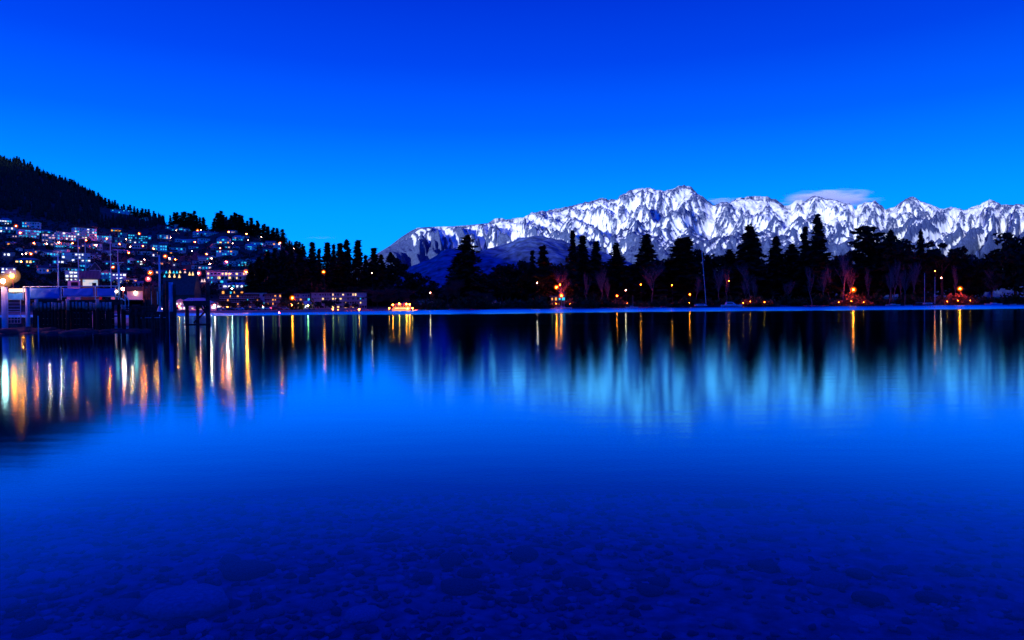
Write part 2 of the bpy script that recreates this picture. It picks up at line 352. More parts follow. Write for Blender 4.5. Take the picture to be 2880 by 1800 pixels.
at = mt_me.attributes.new('snow', 'FLOAT', 'POINT'); at.data.foreach_set('value', snow.astype(np.float32).ravel())
m = mat('mountain', (.1, .1, .1), .85, spec=.1); n = m.node_tree; bs = n.nodes['Principled BSDF']
an = n.nodes.new('ShaderNodeAttribute'); an.attribute_name = 'snow'
ge = n.nodes.new('ShaderNodeNewGeometry')
mpn = n.nodes.new('ShaderNodeMapping'); mpn.inputs['Scale'].default_value = (.03, .013, .026); mpn.inputs['Rotation'].default_value = (0, .5, .3); n.links.new(ge.outputs['Position'], mpn.inputs['Vector'])
nz = n.nodes.new('ShaderNodeTexNoise'); nz.inputs['Scale'].default_value = 1; nz.inputs['Detail'].default_value = 8; nz.inputs['Roughness'].default_value = .65; n.links.new(mpn.outputs[0], nz.inputs['Vector'])
a1 = n.nodes.new('ShaderNodeMath'); a1.operation = 'MULTIPLY_ADD'; a1.inputs[1].default_value = .9; a1.inputs[2].default_value = -.45; n.links.new(nz.outputs[0], a1.inputs[0])
a2 = n.nodes.new('ShaderNodeMath'); a2.operation = 'ADD'; n.links.new(an.outputs['Fac'], a2.inputs[0]); n.links.new(a1.outputs[0], a2.inputs[1])
mp = n.nodes.new('ShaderNodeMapRange'); mp.inputs[1].default_value = .20; mp.inputs[2].default_value = .72; n.links.new(a2.outputs[0], mp.inputs[0])
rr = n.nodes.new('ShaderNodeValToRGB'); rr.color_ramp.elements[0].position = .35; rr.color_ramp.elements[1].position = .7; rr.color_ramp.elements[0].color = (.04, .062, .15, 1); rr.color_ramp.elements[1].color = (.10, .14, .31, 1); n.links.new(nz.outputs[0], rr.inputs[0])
mx = n.nodes.new('ShaderNodeMix'); mx.data_type = 'RGBA'; n.links.new(mp.outputs[0], mx.inputs[0]); n.links.new(rr.outputs[0], mx.inputs[6]); mx.inputs[7].default_value = (.92, .93, .95, 1)
n.links.new(mx.outputs[2], bs.inputs['Base Color'])
bp = n.nodes.new('ShaderNodeBump'); bp.inputs['Strength'].default_value = .6; bp.inputs['Distance'].default_value = 14; n.links.new(nz.outputs[0], bp.inputs['Height']); n.links.new(bp.outputs[0], bs.inputs['Normal'])
o = link_mesh('mountain_range', mt_me, m); tag(o, kind='structure')

# bare tussock hill in front of the range
HY = [(900, 858), (1060, 815), (1130, 778), (1190, 742), (1250, 714), (1290, 708), (1340, 712), (1390, 698), (1430, 688), (1470, 673), (1510, 666), (1560, 672), (1600, 688), (1650, 706), (1760, 742), (1850, 768), (2000, 800), (2300, 850)]
uh = np.linspace((900 - 1440) / F, (2300 - 1440) / F, 260); sh = np.linspace(0, 1.5, 90)
UH, SH = np.meshgrid(uh, sh); PXH = u2px(UH); DH = 3000 + 1300 * SH
ZH = (CAMH + (hz(PXH) - interp(HY, PXH)) / F * 4300)
pr = np.where(SH < 1, np.sin(np.clip(SH, 0, 1) * np.pi / 2) ** 1.25, 1 - (SH - 1) * .6)
XH = UH * 4300
ZH = ZH * pr + (fbm(XH / 420, DH / 420, 5) * 95 + (ridged((XH + DH * .4) / 260, DH / 700, 3) - .6) * 26) * np.clip(SH, 0, 1) * (1 - .8 * sstep(.8, 1, SH)); ZH[0] = -10
o = link_mesh('tussock_hill', np_mesh('hill', np.stack([UH * DH, DH, ZH], -1).reshape(-1, 3), grid_faces(len(sh), len(uh)), True), mat('tussock', (.06, .105, .27), .9, noise=(.02, .75), bump=(.03, .9, 14))); tag(o, kind='structure')  # blue of distance haze put into the base colour
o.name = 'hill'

# ------------------------------------------------------------------ clouds on the crest: soft volumes
def cloud(px, py, D, wpx, hpx, dens, label):
    c = P(px, py, D); sx_, sz_ = wpx * D / F / 2, hpx * D / F / 2
    o = MB().ball((0, 0, 0), 1.0, 24, 12).build('cloud', None, smooth=True)
    o.location = c; o.scale = (sx_, sx_ * .45, sz_)
    m = bpy.data.materials.new('cloud'); m.use_nodes = True; n = m.node_tree; n.nodes.clear()
    out = n.nodes.new('ShaderNodeOutputMaterial'); pv = n.nodes.new('ShaderNodeVolumePrincipled'); tcn = n.nodes.new('ShaderNodeTexCoord')
    ln = n.nodes.new('ShaderNodeVectorMath'); ln.operation = 'LENGTH'; n.links.new(tcn.outputs['Object'], ln.inputs[0])
    nz = n.nodes.new('ShaderNodeTexNoise'); nz.inputs['Scale'].default_value = 2.2; nz.inputs['Detail'].default_value = 6; n.links.new(tcn.outputs['Object'], nz.inputs['Vector'])
    a = n.nodes.new('ShaderNodeMath'); a.operation = 'MULTIPLY_ADD'; a.inputs[1].default_value = 1.7; a.inputs[2].default_value = -.80; n.links.new(nz.outputs[0], a.inputs[0])
    b = n.nodes.new('ShaderNodeMath'); b.operation = 'ADD'; n.links.new(ln.outputs['Value'], b.inputs[0]); n.links.new(a.outputs[0], b.inputs[1])
    r = n.nodes.new('ShaderNodeMapRange'); r.interpolation_type = 'SMOOTHSTEP'; r.inputs[1].default_value = .05; r.inputs[2].default_value = .92; r.inputs[3].default_value = dens; r.inputs[4].default_value = 0; n.links.new(b.outputs[0], r.inputs[0])
    n.links.new(r.outputs[0], pv.inputs['Density']); pv.inputs['Color'].default_value = (1, 1, 1, 1); n.links.new(pv.outputs[0], out.inputs['Volume'])
    o.data.materials.append(m); tag(o, label, 'cloud')
cloud(2335, 560, 12700, 320, 62, .010, 'pale cloud cap lying over the jagged snowy crest')
cloud(2035, 570, 12700, 190, 34, .004, 'thin cloud wisp beside the highest snowy peak')
cloud(905, 669, 15000, 110, 8, .0006, 'tiny thin cloud streak in clear sky above the fir grove')

# ================================================================== TREES
def quads_mesh(name, C, size, flat=.5, seed=0):
    """leaf clumps: small bent quads at centres C"""
    r = np.random.default_rng(seed); n_ = len(C)
    a = r.normal(size=(n_, 3)); a[:, 2] *= flat; a /= np.linalg.norm(a, axis=1)[:, None]
    b = r.normal(size=(n_, 3)); b[:, 2] *= flat; b -= a * (a * b).sum(1)[:, None]; b /= np.linalg.norm(b, axis=1)[:, None]
    s = (size * r.uniform(.55, 1.25, n_))[:, None]
    V = np.stack([C - a * s, C - b * s * .55, C + a * s, C + b * s * .55], 1).reshape(-1, 3)
    Fc = np.arange(n_ * 4).reshape(-1, 4)
    return np_mesh(name, V, Fc)
def conifer_pts(prof, nb, nl, droop, rag, seed, zb=.07):
    """unit tree: height 1, half width 1 in x/y"""
    r = np.random.default_rng(seed); out = []
    zs = np.sort(zb + (1 - zb) * (1 - r.uniform(0, 1, nb) ** .8 * .995))
    az = r.uniform(0, 2 * np.pi, nb)
    for z, a in zip(zs, az):
        t = (z - zb) / (1 - zb)
        R = prof(t) * r.uniform(1 - rag, 1.08)
        k = max(3, int(nl * (R + .15)))
        f = r.uniform(.04, 1, k) ** .75
        lat = r.normal(0, .13, k) * (1 - .55 * f) * (.4 + R)
        x = np.cos(a) * R * f - np.sin(a) * lat; y = np.sin(a) * R * f + np.cos(a) * lat
        zz = z - droop * R * f ** 1.4 * .18 + r.normal(0, .008, k)
        out.append(np.stack([x, y, zz], 1))
    k = int(nb * 2.4); t = r.uniform(0, 1, k); a = r.uniform(0, 2 * np.pi, k); R = np.array([prof(q) for q in t]) * r.uniform(0, .55, k)
    out.append(np.stack([np.cos(a) * R, np.sin(a) * R, zb + (1 - zb) * t * .97], 1))
    out.append(np.stack([r.normal(0, .03, 14), r.normal(0, .03, 14), r.uniform(.93, 1.0, 14)], 1))
    return np.concatenate(out)
PROF = {'fir': lambda t: max(.05, (1 - t) ** .85 * (1 - .25 * (t < .12))),
        'spire': lambda t: max(.05, (1 - t) ** .95),
        'dense': lambda t: max(.08, min(1, 1.18 * (1 - t) ** .62)) * (.82 if t < .08 else 1),
        'giant': lambda t: max(.10, (1 - t) ** .72 * 1.02),
        'tier': lambda t: max(.10, (1 - t) ** .6 * (.72 + .28 * math.cos(t * 34))),
        'layer': lambda t: .78 + .22 * math.sin(t * 21) if t < .9 else .55}
def tree_things(name, label, cat, group, pos, h, w, crown_me, crown_mat, trunk_me, trunk_mat, rz):
    t = empty(name, pos, rz, label, cat, group)
    c = link_mesh('crown', crown_me, crown_mat, t); c.scale = (w / 2, w / 2, h)
    k = link_mesh('trunk', trunk_me, trunk_mat, t); k.scale = (h, h, h)
    return t
def trunk_mesh(r0, seed, top=.96, base=-.06):
    mb = MB(); r = random.Random(seed); p = Vector((0, 0, base)); nseg = 5
    for i in range(nseg):
        q = Vector((r.uniform(-.006, .006), r.uniform(-.006, .006), base + (top - base) * (i + 1) / nseg))
        mb.tube(p, q, r0 * (1 - i / nseg) + .002, r0 * (1 - (i + 1) / nseg) + .002, 7, False); p = q
    me = bpy.data.meshes.new('trunk'); me.from_pydata([tuple(v) for v in mb.v], [], mb.f); me.update(); return me
_cache = {}
def unit_conifer(kind, var):
    k = (kind, var)
    if k not in _cache:
        pr = {'fir': (170, 17, 1.1, .42, .075), 'spire': (170, 15, 1.0, .5, .075), 'dense': (270, 15, .5, .2, .07), 'giant': (250, 15, .6, .24, .07), 'tier': (130, 20, .5, .38, .085), 'layer': (130, 20, -.15, .45, .085), 'small': (60, 9, .9, .4, .13)}[kind]
        pts = conifer_pts(PROF['fir' if kind == 'small' else kind], pr[0], pr[1], pr[2], pr[3], 100 + 13 * var + len(kind))
        # quads are made in unit space with a matching anisotropic size: height axis is compressed
        me = quads_mesh('crown', pts * np.array([1, 1, 6.0]), np.full(len(pts), pr[4] * 2.2), .55, var + 5)
        co = np.empty(len(me.vertices) * 3, np.float32); me.vertices.foreach_get('co', co); co = co.reshape(-1, 3); co[:, 2] /= 6.0
        me.vertices.foreach_set('co', co.ravel()); me.update()
        _cache[k] = (me, trunk_mesh(.016, var))
    return _cache[k]
KIND_LABEL = {}
def conifer(px, ytop, wpx, kind, D, label, group, var=0, cat='tree', name='conifer_tree', mat_='needles'):
    b = P(px, hz(px), D); base = T(b.x, D) - .3
    top = P(px, ytop, D)
    cm, tm = unit_conifer(kind, var)
    return tree_things(name, label, cat, group, (top.x, D, base), top.z - base, wpx * D / F, cm, M[mat_], tm, M['bark'], random.uniform(0, 6.28))
def round_tree(px, ytop, wpx, D, label, seed, hfrac=.72, nclump=26, gap=.0, spire=False, mat_='dark_leaf', group=None, per=75, name='broad_tree'):
    r = np.random.default_rng(seed); top = P(px, ytop, D); base = T(top.x, D) - .3
    h = top.z - base; w = wpx * D / F
    cz = h * (1 - hfrac / 2); C = []
    cl = []
    for i in range(nclump):
        d = r.normal(size=3); d /= np.linalg.norm(d); q = r.uniform(.45, .86)
        c = np.array([d[0] * w / 2 * q, d[1] * w / 2 * q, cz + d[2] * h * hfrac / 2 * q]); cl.append(c)
        rad = w * r.uniform(.10, .17) * (1 - gap)
        p = r.normal(size=(per, 3)); p /= np.linalg.norm(p, axis=1)[:, None]; p *= (r.uniform(.3, 1, per) ** .5)[:, None] * rad; p[:, 2] *= .62
        C.append(c + p)
    if gap < .2:
        k = 220; p = r.normal(size=(k, 3)); p /= np.linalg.norm(p, axis=1)[:, None]; p *= r.uniform(0, .7, k)[:, None]
        C.append(p * np.array([w / 2, w / 2, h * hfrac / 2]) + np.array([0, 0, cz]))
    if spire:
        k = 160; t = r.uniform(0, 1, k); a = r.uniform(0, 6.28, k); R = (1 - t) * w * .17 * r.uniform(.2, 1.1, k)
        C.append(np.stack([np.cos(a) * R, np.sin(a) * R, h * (.84 + .19 * t)], 1))
    C = np.concatenate(C)
    t = empty(name, (top.x, D, base), 0, label, 'tree', group)
    link_mesh('crown', quads_mesh('crown', C, np.full(len(C), w * .048), .7, seed), M[mat_], t)
    mb = MB(); p = Vector((0, 0, -.6)); rr_ = h * .022
    for i in range(4):
        q = Vector((r.uniform(-.3, .3), 0, cz * (i + 1) / 4)); mb.tube(p, q, rr_ * (1 - .14 * i), rr_ * (1 - .14 * (i + 1)), 8, False); p = q
    for c in cl[::2]: mb.tube(Vector((0, 0, cz * r.uniform(.45, .95))), Vector(c), rr_ * .38, rr_ * .1, 5, False)
    mb.build('trunk', M['bark'], t)
    return t
def bare_tree(px, ytop, wpx, D, label, seed, upright=.75, group=None, name='bare_tree', bark='pale_bark', levels=4, px_base=None):
    r = random.Random(seed); top = P(px, ytop, D); base = T(top.x, D) - .3; h = top.z - base; w = wpx * D / F
    t = empty(name, (top.x, D, base), 0, label, 'tree', group)
    tw, tr_ = MB(), MB()
    def grow(p, d, L, rad, lev, mb):
        segs = 3; q = p
        for i in range(segs):
            d = (d + Vector((r.gauss(0, .10), r.gauss(0, .10), r.gauss(0, .05)))).normalized()
            e = q + d * L / segs
            mb.tube(q, e, rad * (1 - .2 * i), rad * (1 - .2 * (i + 1)), 5 if lev == 0 else 3, False); q = e
            if lev < levels - 1 and (lev > 0 or i > 0):
                for _ in range(3 if lev else 4):
                    a = r.uniform(0, 6.28); sp_ = Vector((math.cos(a) * w / h * 1.5, math.sin(a) * w / h * 1.5, upright + r.uniform(-.1, .3))).normalized()
                    grow(q, (sp_ * .8 + d * .35).normalized(), L * r.uniform(.42, .62), max(rad * .42, .03), lev + 1, tw)
    grow(Vector((0, 0, -.4)), Vector((0, 0, 1)), h * .52, h * .012 + .05, 0, tr_)
    zmax = max(v.z for v in tw.v); xm = max(max(abs(v.x) for v in tw.v), .1)
    for v in tw.v:
        v.z *= h / zmax if v.z > h * .4 else 1; v.x *= min(1.6, w / 2 / xm); v.y *= min(1.6, w / 2 / xm)
    tr_.build('trunk', M[bark], t); tw.build('crown', M[bark], t)
    return t

ORD = ['first', 'second', 'third', 'fourth', 'fifth', 'sixth', 'seventh', 'eighth', 'ninth', 'tenth', 'eleventh', 'twelfth', 'thirteenth']
# --- grove of firs behind the lakefront hotel
g = 'dark firs standing behind the lakefront hotel'
for i, (px, yt, w_, k, D) in enumerate([(845, 706, 60, 'fir', 520), (878, 681, 62, 'fir', 530), (897, 700, 44, 'spire', 500), (921, 682, 62, 'fir', 545), (938, 686, 44, 'spire', 515), (956, 684, 66, 'fir', 505), (975, 674, 58, 'fir', 535), (1006, 675, 70, 'spire', 500), (1028, 716, 50, 'spire', 520), (1051, 697, 66, 'fir', 515), (1072, 716, 52, 'fir', 500)]):
    conifer(px, yt, w_ * 1.7, k, D, ORD[i] + ' dark fir of the grove behind the hotel, counted from the grey lodge wing', g, i % 4, name='fir_tree')
round_tree(1098, 714, 120, 520, 'blocky dark evergreen with a pointed tip beside the fir grove', 3, .85, 30, spire=True)
for i, (px, yt, w_) in enumerate([(1150, 752, 100), (1195, 764, 80), (1005, 800, 90), (900, 800, 110), (845, 790, 120), (790, 770, 110), (1060, 795, 110), (1130, 800, 110), (1240, 790, 90), (1275, 798, 80)]):
    round_tree(px, yt, w_, 470 + i * 5, 'low dark evergreen filling the shore below the fir grove', 20 + i, .9, 22, group='low dark evergreens below the fir grove')
g = 'dark conifers on the slope beside the hotel'
for i, (px, yt) in enumerate([(705, 742), (728, 722), (752, 706), (772, 698), (796, 702), (818, 694), (838, 716), (740, 760), (785, 748), (822, 752), (858, 740), (765, 790), (812, 795)]):
    conifer(px, yt, 78, ['fir', 'dense', 'giant'][i % 3], 480 + (i * 37) % 90, 'big dark conifer on the slope above the shore cafes', g, i % 3)

# --- the park trees across the bay
park = [
 (1313, 663, 112, 'dense', 455, 'big dense conical conifer standing alone before the bare hill', 0),
 (1497, 703, 52, 'spire', 490, 'slim pointed spruce beside the round evergreen', 1),
 (1527, 692, 74, 'tier', 470, 'ragged tiered fir next to the slim pointed spruce', 2),
 (1610, 648, 66, 'spire', 465, 'very thin drooping spire conifer above the orange lit hut', 0),
 (1638, 663, 92, 'fir', 475, 'broad shaggy fir right beside the thin spire conifer', 1),
 (1676, 679, 84, 'fir', 480, 'shaggy fir with a blunt broken top', 2),
 (1733, 685, 102, 'giant', 490, 'rounded cone conifer with drooping sides', 1),
 (1818, 657, 116, 'giant', 495, 'steep giant conifer with a mottled crown', 2),
 (1912, 670, 160, 'giant', 500, 'widest dark cone conifer behind the leaning mast', 0),
 (1932, 668, 100, 'tier', 490, 'conifer with open reaching branches leaning on the widest cone', 1),
 (1990, 717, 56, 'fir', 500, 'small fir just past the leaning mast', 3),
 (2052, 702, 92, 'dense', 510, 'squat dense conifer behind the motor cruiser', 2),
 (2108, 632, 134, 'giant', 490, 'tall giant conifer with a perfect tapering cone', 3),
 (2182, 664, 92, 'giant', 500, 'narrow smooth cone conifer beside the tallest cone', 4),
 (2228, 687, 104, 'dense', 505, 'soft rounded conifer with feathery outline', 3),
 (2264, 638, 62, 'tier', 490, 'shorter stem of the twin tiered pines', 3),
 (2300, 604, 96, 'tier', 480, 'tallest tiered pine with open whorled branches', 0),
 (2435, 638, 96, 'layer', 490, 'blocky layered cedar with flat top', 1),
 (2590, 647, 56, 'giant', 490, 'slim dark cypress spire beside the round gum tree', 1),
 (2558, 690, 44, 'spire', 510, 'thin pale spruce behind the cypress spire', 3),
]
for px, yt, w_, k, D, lb, var in park: conifer(px, yt, w_ * (1.55 if k in ('fir', 'spire', 'tier', 'layer') else 1.3), k, D, lb, None, var, name='conifer_tree')
round_tree(1410, 738, 92, 480, 'rounded evergreen with a narrow head', 41, .9, 24, spire=False)
round_tree(1467, 725, 112, 485, 'large smooth domed evergreen', 42, .86, 34)
round_tree(2505, 655, 150, 480, 'spreading cedar with flat shelves and a spire rising through it', 43, .82, 34, spire=True)
round_tree(2650, 662, 128, 485, 'round gum tree with sky showing through its crown', 44, .66, 22, gap=.25)
round_tree(2856, 650, 190, 470, 'massive dark evergreen at the end of the shore', 45, .92, 46)
round_tree(2790, 716, 110, 480, 'dark evergreen leaning out from the massive one', 46, .9, 24)
round_tree(2395, 708, 90, 490, 'low round evergreen between the tallest pine and the layered cedar', 47, .9, 24)
i = 0
for px, yt, w_ in [(1365, 800, 80), (1440, 775, 110), (1555, 765, 80), (1585, 770, 80), (1640, 780, 90), (1700, 770, 90), (1770, 760, 90), (1850, 768, 100), (1880, 745, 90), (1955, 738, 90), (2015, 735, 80), (2070, 745, 90), (2145, 720, 100), (2205, 735, 90), (2255, 735, 100), (2330, 730, 100), (2360, 745, 100), (2410, 735, 90), (2460, 720, 100), (2530, 730, 110), (2570, 725, 90), (2615, 745, 90), (2680, 748, 100), (2720, 752, 90), (2760, 745, 100), (1810, 765, 100), (1300, 805, 80)]:
    round_tree(px, yt - 34, w_ * 1.5, 500 + (i * 17) % 30, 'dark rounded evergreen in the belt under the park conifers', 60 + i, .95, 30, group='evergreens filling the belt under the conifers'); i += 1
# bare winter trees
i = 0; npop = 0
for px, yt, w_ in [(1575, 752, 70), (1690, 745, 40), (1832, 728, 80), (1955, 770, 46), (2022, 748, 46), (2050, 742, 40), (2108, 728, 70), (2128, 775, 40), (2098, 785, 36), (2216, 785, 40), (2285, 745, 36), (2318, 750, 44), (2340, 740, 30), (2372, 688, 80), (2392, 742, 50), (2436, 745, 40), (2500, 742, 36), (2512, 725, 40), (2536, 745, 40), (2545, 755, 34), (2566, 730, 44), (2735, 692, 34), (2758, 688, 34), (2720, 752, 40), (2790, 748, 60), (2690, 742, 34), (1655, 760, 34), (1715, 772, 36)]:
    slim = w_ < 50
    bare_tree(px, yt, w_, 452 + (i * 7) % 22 if px < 2700 or px > 2770 else 500, 'slim upright bare poplar with pale trunk on the park shore' if slim else 'spreading leafless tree with pale twigs on the park shore', 200 + i, 1.1 if slim else .55, 'bare poplars along the park shore' if slim else 'spreading leafless trees along the park shore', name='poplar_tree' if slim else 'bare_tree'); i += 1
for j, (px, yt, w_) in enumerate([(1062, 812, 90), (1105, 806, 90), (1140, 810, 70), (1275, 775, 80), (1258, 790, 60), (1335, 815, 70), (1372, 822, 70), (955, 838, 60), (965, 842, 60)]):
    bare_tree(px, yt, w_, 372 + j * 5 if px < 1200 else 440, 'leafless brown willow drooping over the promenade', 300 + j, .35, 'leafless willows on the promenade', name='willow_tree', bark='twig', levels=5)

# shrubs along the far shore
def bush(px, py, wpx, hpx, D, label, seed, mat_='bush_leaf', group=None):
    r = np.random.default_rng(seed); c = P(px, py, D); b = T(c.x, D); w = wpx * D / F; h = max(1.0, hpx * D / F)
    k = int(60 + 5 * wpx); p = r.normal(size=(k, 3)); p /= np.linalg.norm(p, axis=1)[:, None]; p *= (r.uniform(.25, 1, k) ** .5 * (1 + .25 * r.normal(size=k)))[:, None]
    p[:, 2] = np.abs(p[:, 2])
    C = p * np.array([w / 2, w / 2.5, h])
    t = empty('shrub', (c.x, D, b), 0, label, 'shrub', group)
    link_mesh('foliage', quads_mesh('foliage', C, np.full(k, .09 * w + .12), .8, seed), M[mat_], t)
    mb = MB()
    for q in C[::max(1, k // 7)]: mb.tube((0, 0, -.3), q * .8, .06, .02, 4, False)
    mb.build('stem', M['bark'], t)
i = 0
for px in list(range(1165, 1560, 27)) + list(range(1600, 2880, 30)):
    p_ = px + random.uniform(-10, 10)
    bush(p_, 850, random.uniform(30, 55), random.uniform(12, 30), interp(SHORE, p_) + random.uniform(12, 22), 'dark leafy shrub at the foot of the park trees', 400 + i, group='shrubs along the park shore'); i += 1

# --- forest over the hillside: thousands of conifers, one mass; ridge trees stand singly
def forest_mass(name, spots, label, lo, hi):
    r = np.random.default_rng(77); Vs = []; Fs = []; base = 0
    nseg = 7; lev = [(-.05, .0, .55), (.10, .55, 1.0), (.38, .0, .78), (.62, .0, .5), (1.0, .0, 0)]
    for (x, y, z, h) in spots:
        w_ = h * r.uniform(.13, .19)
        for (z0, z1, rad) in ((.06, .55, 1.0), (.30, .78, .74), (.55, 1.0, .5)):
            a = r.uniform(0, 6.28) + np.arange(nseg) * 2 * np.pi / nseg; rr_ = w_ * rad * r.uniform(.6, 1.2, nseg)
            ring = np.stack([x + np.cos(a) * rr_, y + np.sin(a) * rr_, z + h * z0 + r.normal(0, .04 * h, nseg)], 1)
            Vs.append(np.vstack([ring, [[x + r.normal(0, .02 * h), y, z + h * z1]]]))
            Fs.append(np.stack([base + np.arange(nseg), base + (np.arange(nseg) + 1) % nseg, np.full(nseg, base + nseg)], 1)); base += nseg + 1
    o = link_mesh(name, np_mesh(name, np.vstack(Vs), np.vstack(Fs)), M['needles']); tag(o, label, 'forest', kind='stuff')
FOREST_Y = [(-300, 570), (0, 596), (60, 604), (120, 622), (200, 634), (260, 640), (300, 648), (400, 652), (440, 640), (480, 634), (560, 640), (600, 652), (640, 650), (700, 652), (760, 672), (830, 694), (860, 712)]
spots = []
r = np.random.default_rng(5)
while len(spots) < 3600:
    u = r.uniform(-.98, -.30); D = r.uniform(560, 1720); px = u2px(u)
    z = float(terrain(np.array(u), np.array(D))); py = hz(px) - (z - CAMH) / D * F
    if D > interp(RIDGE_D, px) * 1.05: continue
    if py > interp(FOREST_Y, px) - 3: continue
    if 575 < px < 606 or (290 < px < 450 and 588 < py < 624): continue
    spots.append((u * D, D, z - .5, r.uniform(11, 19)))
forest_mass('forest', spots, 'dark conifer forest covering the hill above the town', 0, 0)
g = 'conifers along the skyline of the town hill'
r = random.Random(8)
RID = [(px, interp(RIDGE_Y, px)) for px in list(range(4, 470, 9)) + list(range(486, 575, 8)) + list(range(607, 860, 7))]
for i, (px, y) in enumerate(RID):
    px += r.uniform(-3, 3); D = float(interp(RIDGE_D, px)) * r.uniform(.96, 1.0); u = (px - 1440) / F
    z = float(terrain(np.array(u), np.array(D)))
    h = r.uniform(13, 19) if px < 480 else r.uniform(17, 29) if px < 575 else r.uniform(14, 24)
    if 607 <= px < 690: h *= 1.25
    if px > 800: h *= .7
    cm, tm = unit_conifer('small', i % 6)
    tree_things('pine_tree', 'dark conifer standing out on the skyline of the town hill', 'tree', g, (u * D, D, z - .8), h, h * r.uniform(.7, 1.05), cm, M['needles'], tm, M['bark'], r.uniform(0, 6))

# ================================================================== TOWN ON THE HILLSIDE
ROOFN = {'gable': 'gabled', 'front': 'gable-fronted', 'hip': 'hip-roofed', 'flat': 'flat-roofed', 'mono': 'sloping-roofed'}
WALLN = {'white_wall': 'white', 'cream_wall': 'cream', 'grey_wall': 'grey', 'timber_wall': 'dark timber'}
LITN = {'warm': 'glowing warm windows', 'white': 'blazing white windows', 'cyan': 'pale blue lit windows', 'pink': 'pinkish lit windows', 'amber': 'amber lit windows', 'mix': 'a few lit windows', 'dark': 'mostly unlit windows'}
_win = {}
def window(parent, c, w, h, mt):
    key = (round(w, 2), round(h, 2), mt)
    if key not in _win:
        mb = MB().box((0, 0, 0), (w, .10, h)); me = bpy.data.meshes.new('window'); me.from_pydata([tuple(v) for v in mb.v], [], mb.f); me.materials.append(M[mt]); me.update(); _win[key] = me
    o = bpy.data.objects.new('window', _win[key]); col.objects.link(o); o.parent = parent; o.location = c; return o
def roof_mesh(kind, W, dp, H, rh, ov=.5):
    w, d = W / 2 + ov, dp / 2 + ov; mb = MB(); th = .18
    if kind == 'gable':
        mb.add([(-w, -d, H), (w, -d, H), (w, d, H), (-w, d, H), (-w, 0, H + rh), (w, 0, H + rh)], [(0, 1, 5, 4), (2, 3, 4, 5), (0, 4, 3), (1, 2, 5), (0, 3, 2, 1)])
    elif kind == 'front':
        mb.add([(-w, -d, H), (w, -d, H), (w, d, H), (-w, d, H), (0, -d, H + rh), (0, d, H + rh)], [(0, 4, 5, 3), (1, 2, 5, 4), (0, 1, 4), (2, 3, 5), (0, 3, 2, 1)])
    elif kind == 'hip':
        q = w * .42; mb.add([(-w, -d, H), (w, -d, H), (w, d, H), (-w, d, H), (-q, 0, H + rh), (q, 0, H + rh)], [(0, 1, 5, 4), (2, 3, 4, 5), (3, 0, 4), (1, 2, 5), (0, 3, 2, 1)])
    elif kind == 'mono':
        mb.add([(-w, -d, H + rh), (w, -d, H + rh), (w, d, H), (-w, d, H), (-w, -d, H + rh - th * 2), (w, -d, H + rh - th * 2), (w, d, H - th), (-w, d, H - th)], [(0, 1, 2, 3), (4, 7, 6, 5), (0, 4, 5, 1), (2, 6, 7, 3), (0, 3, 7, 4), (1, 5, 6, 2)])
    else:
        mb.box((0, 0, H + .16), (W + 2 * ov, dp + 2 * ov, .32))
    return mb
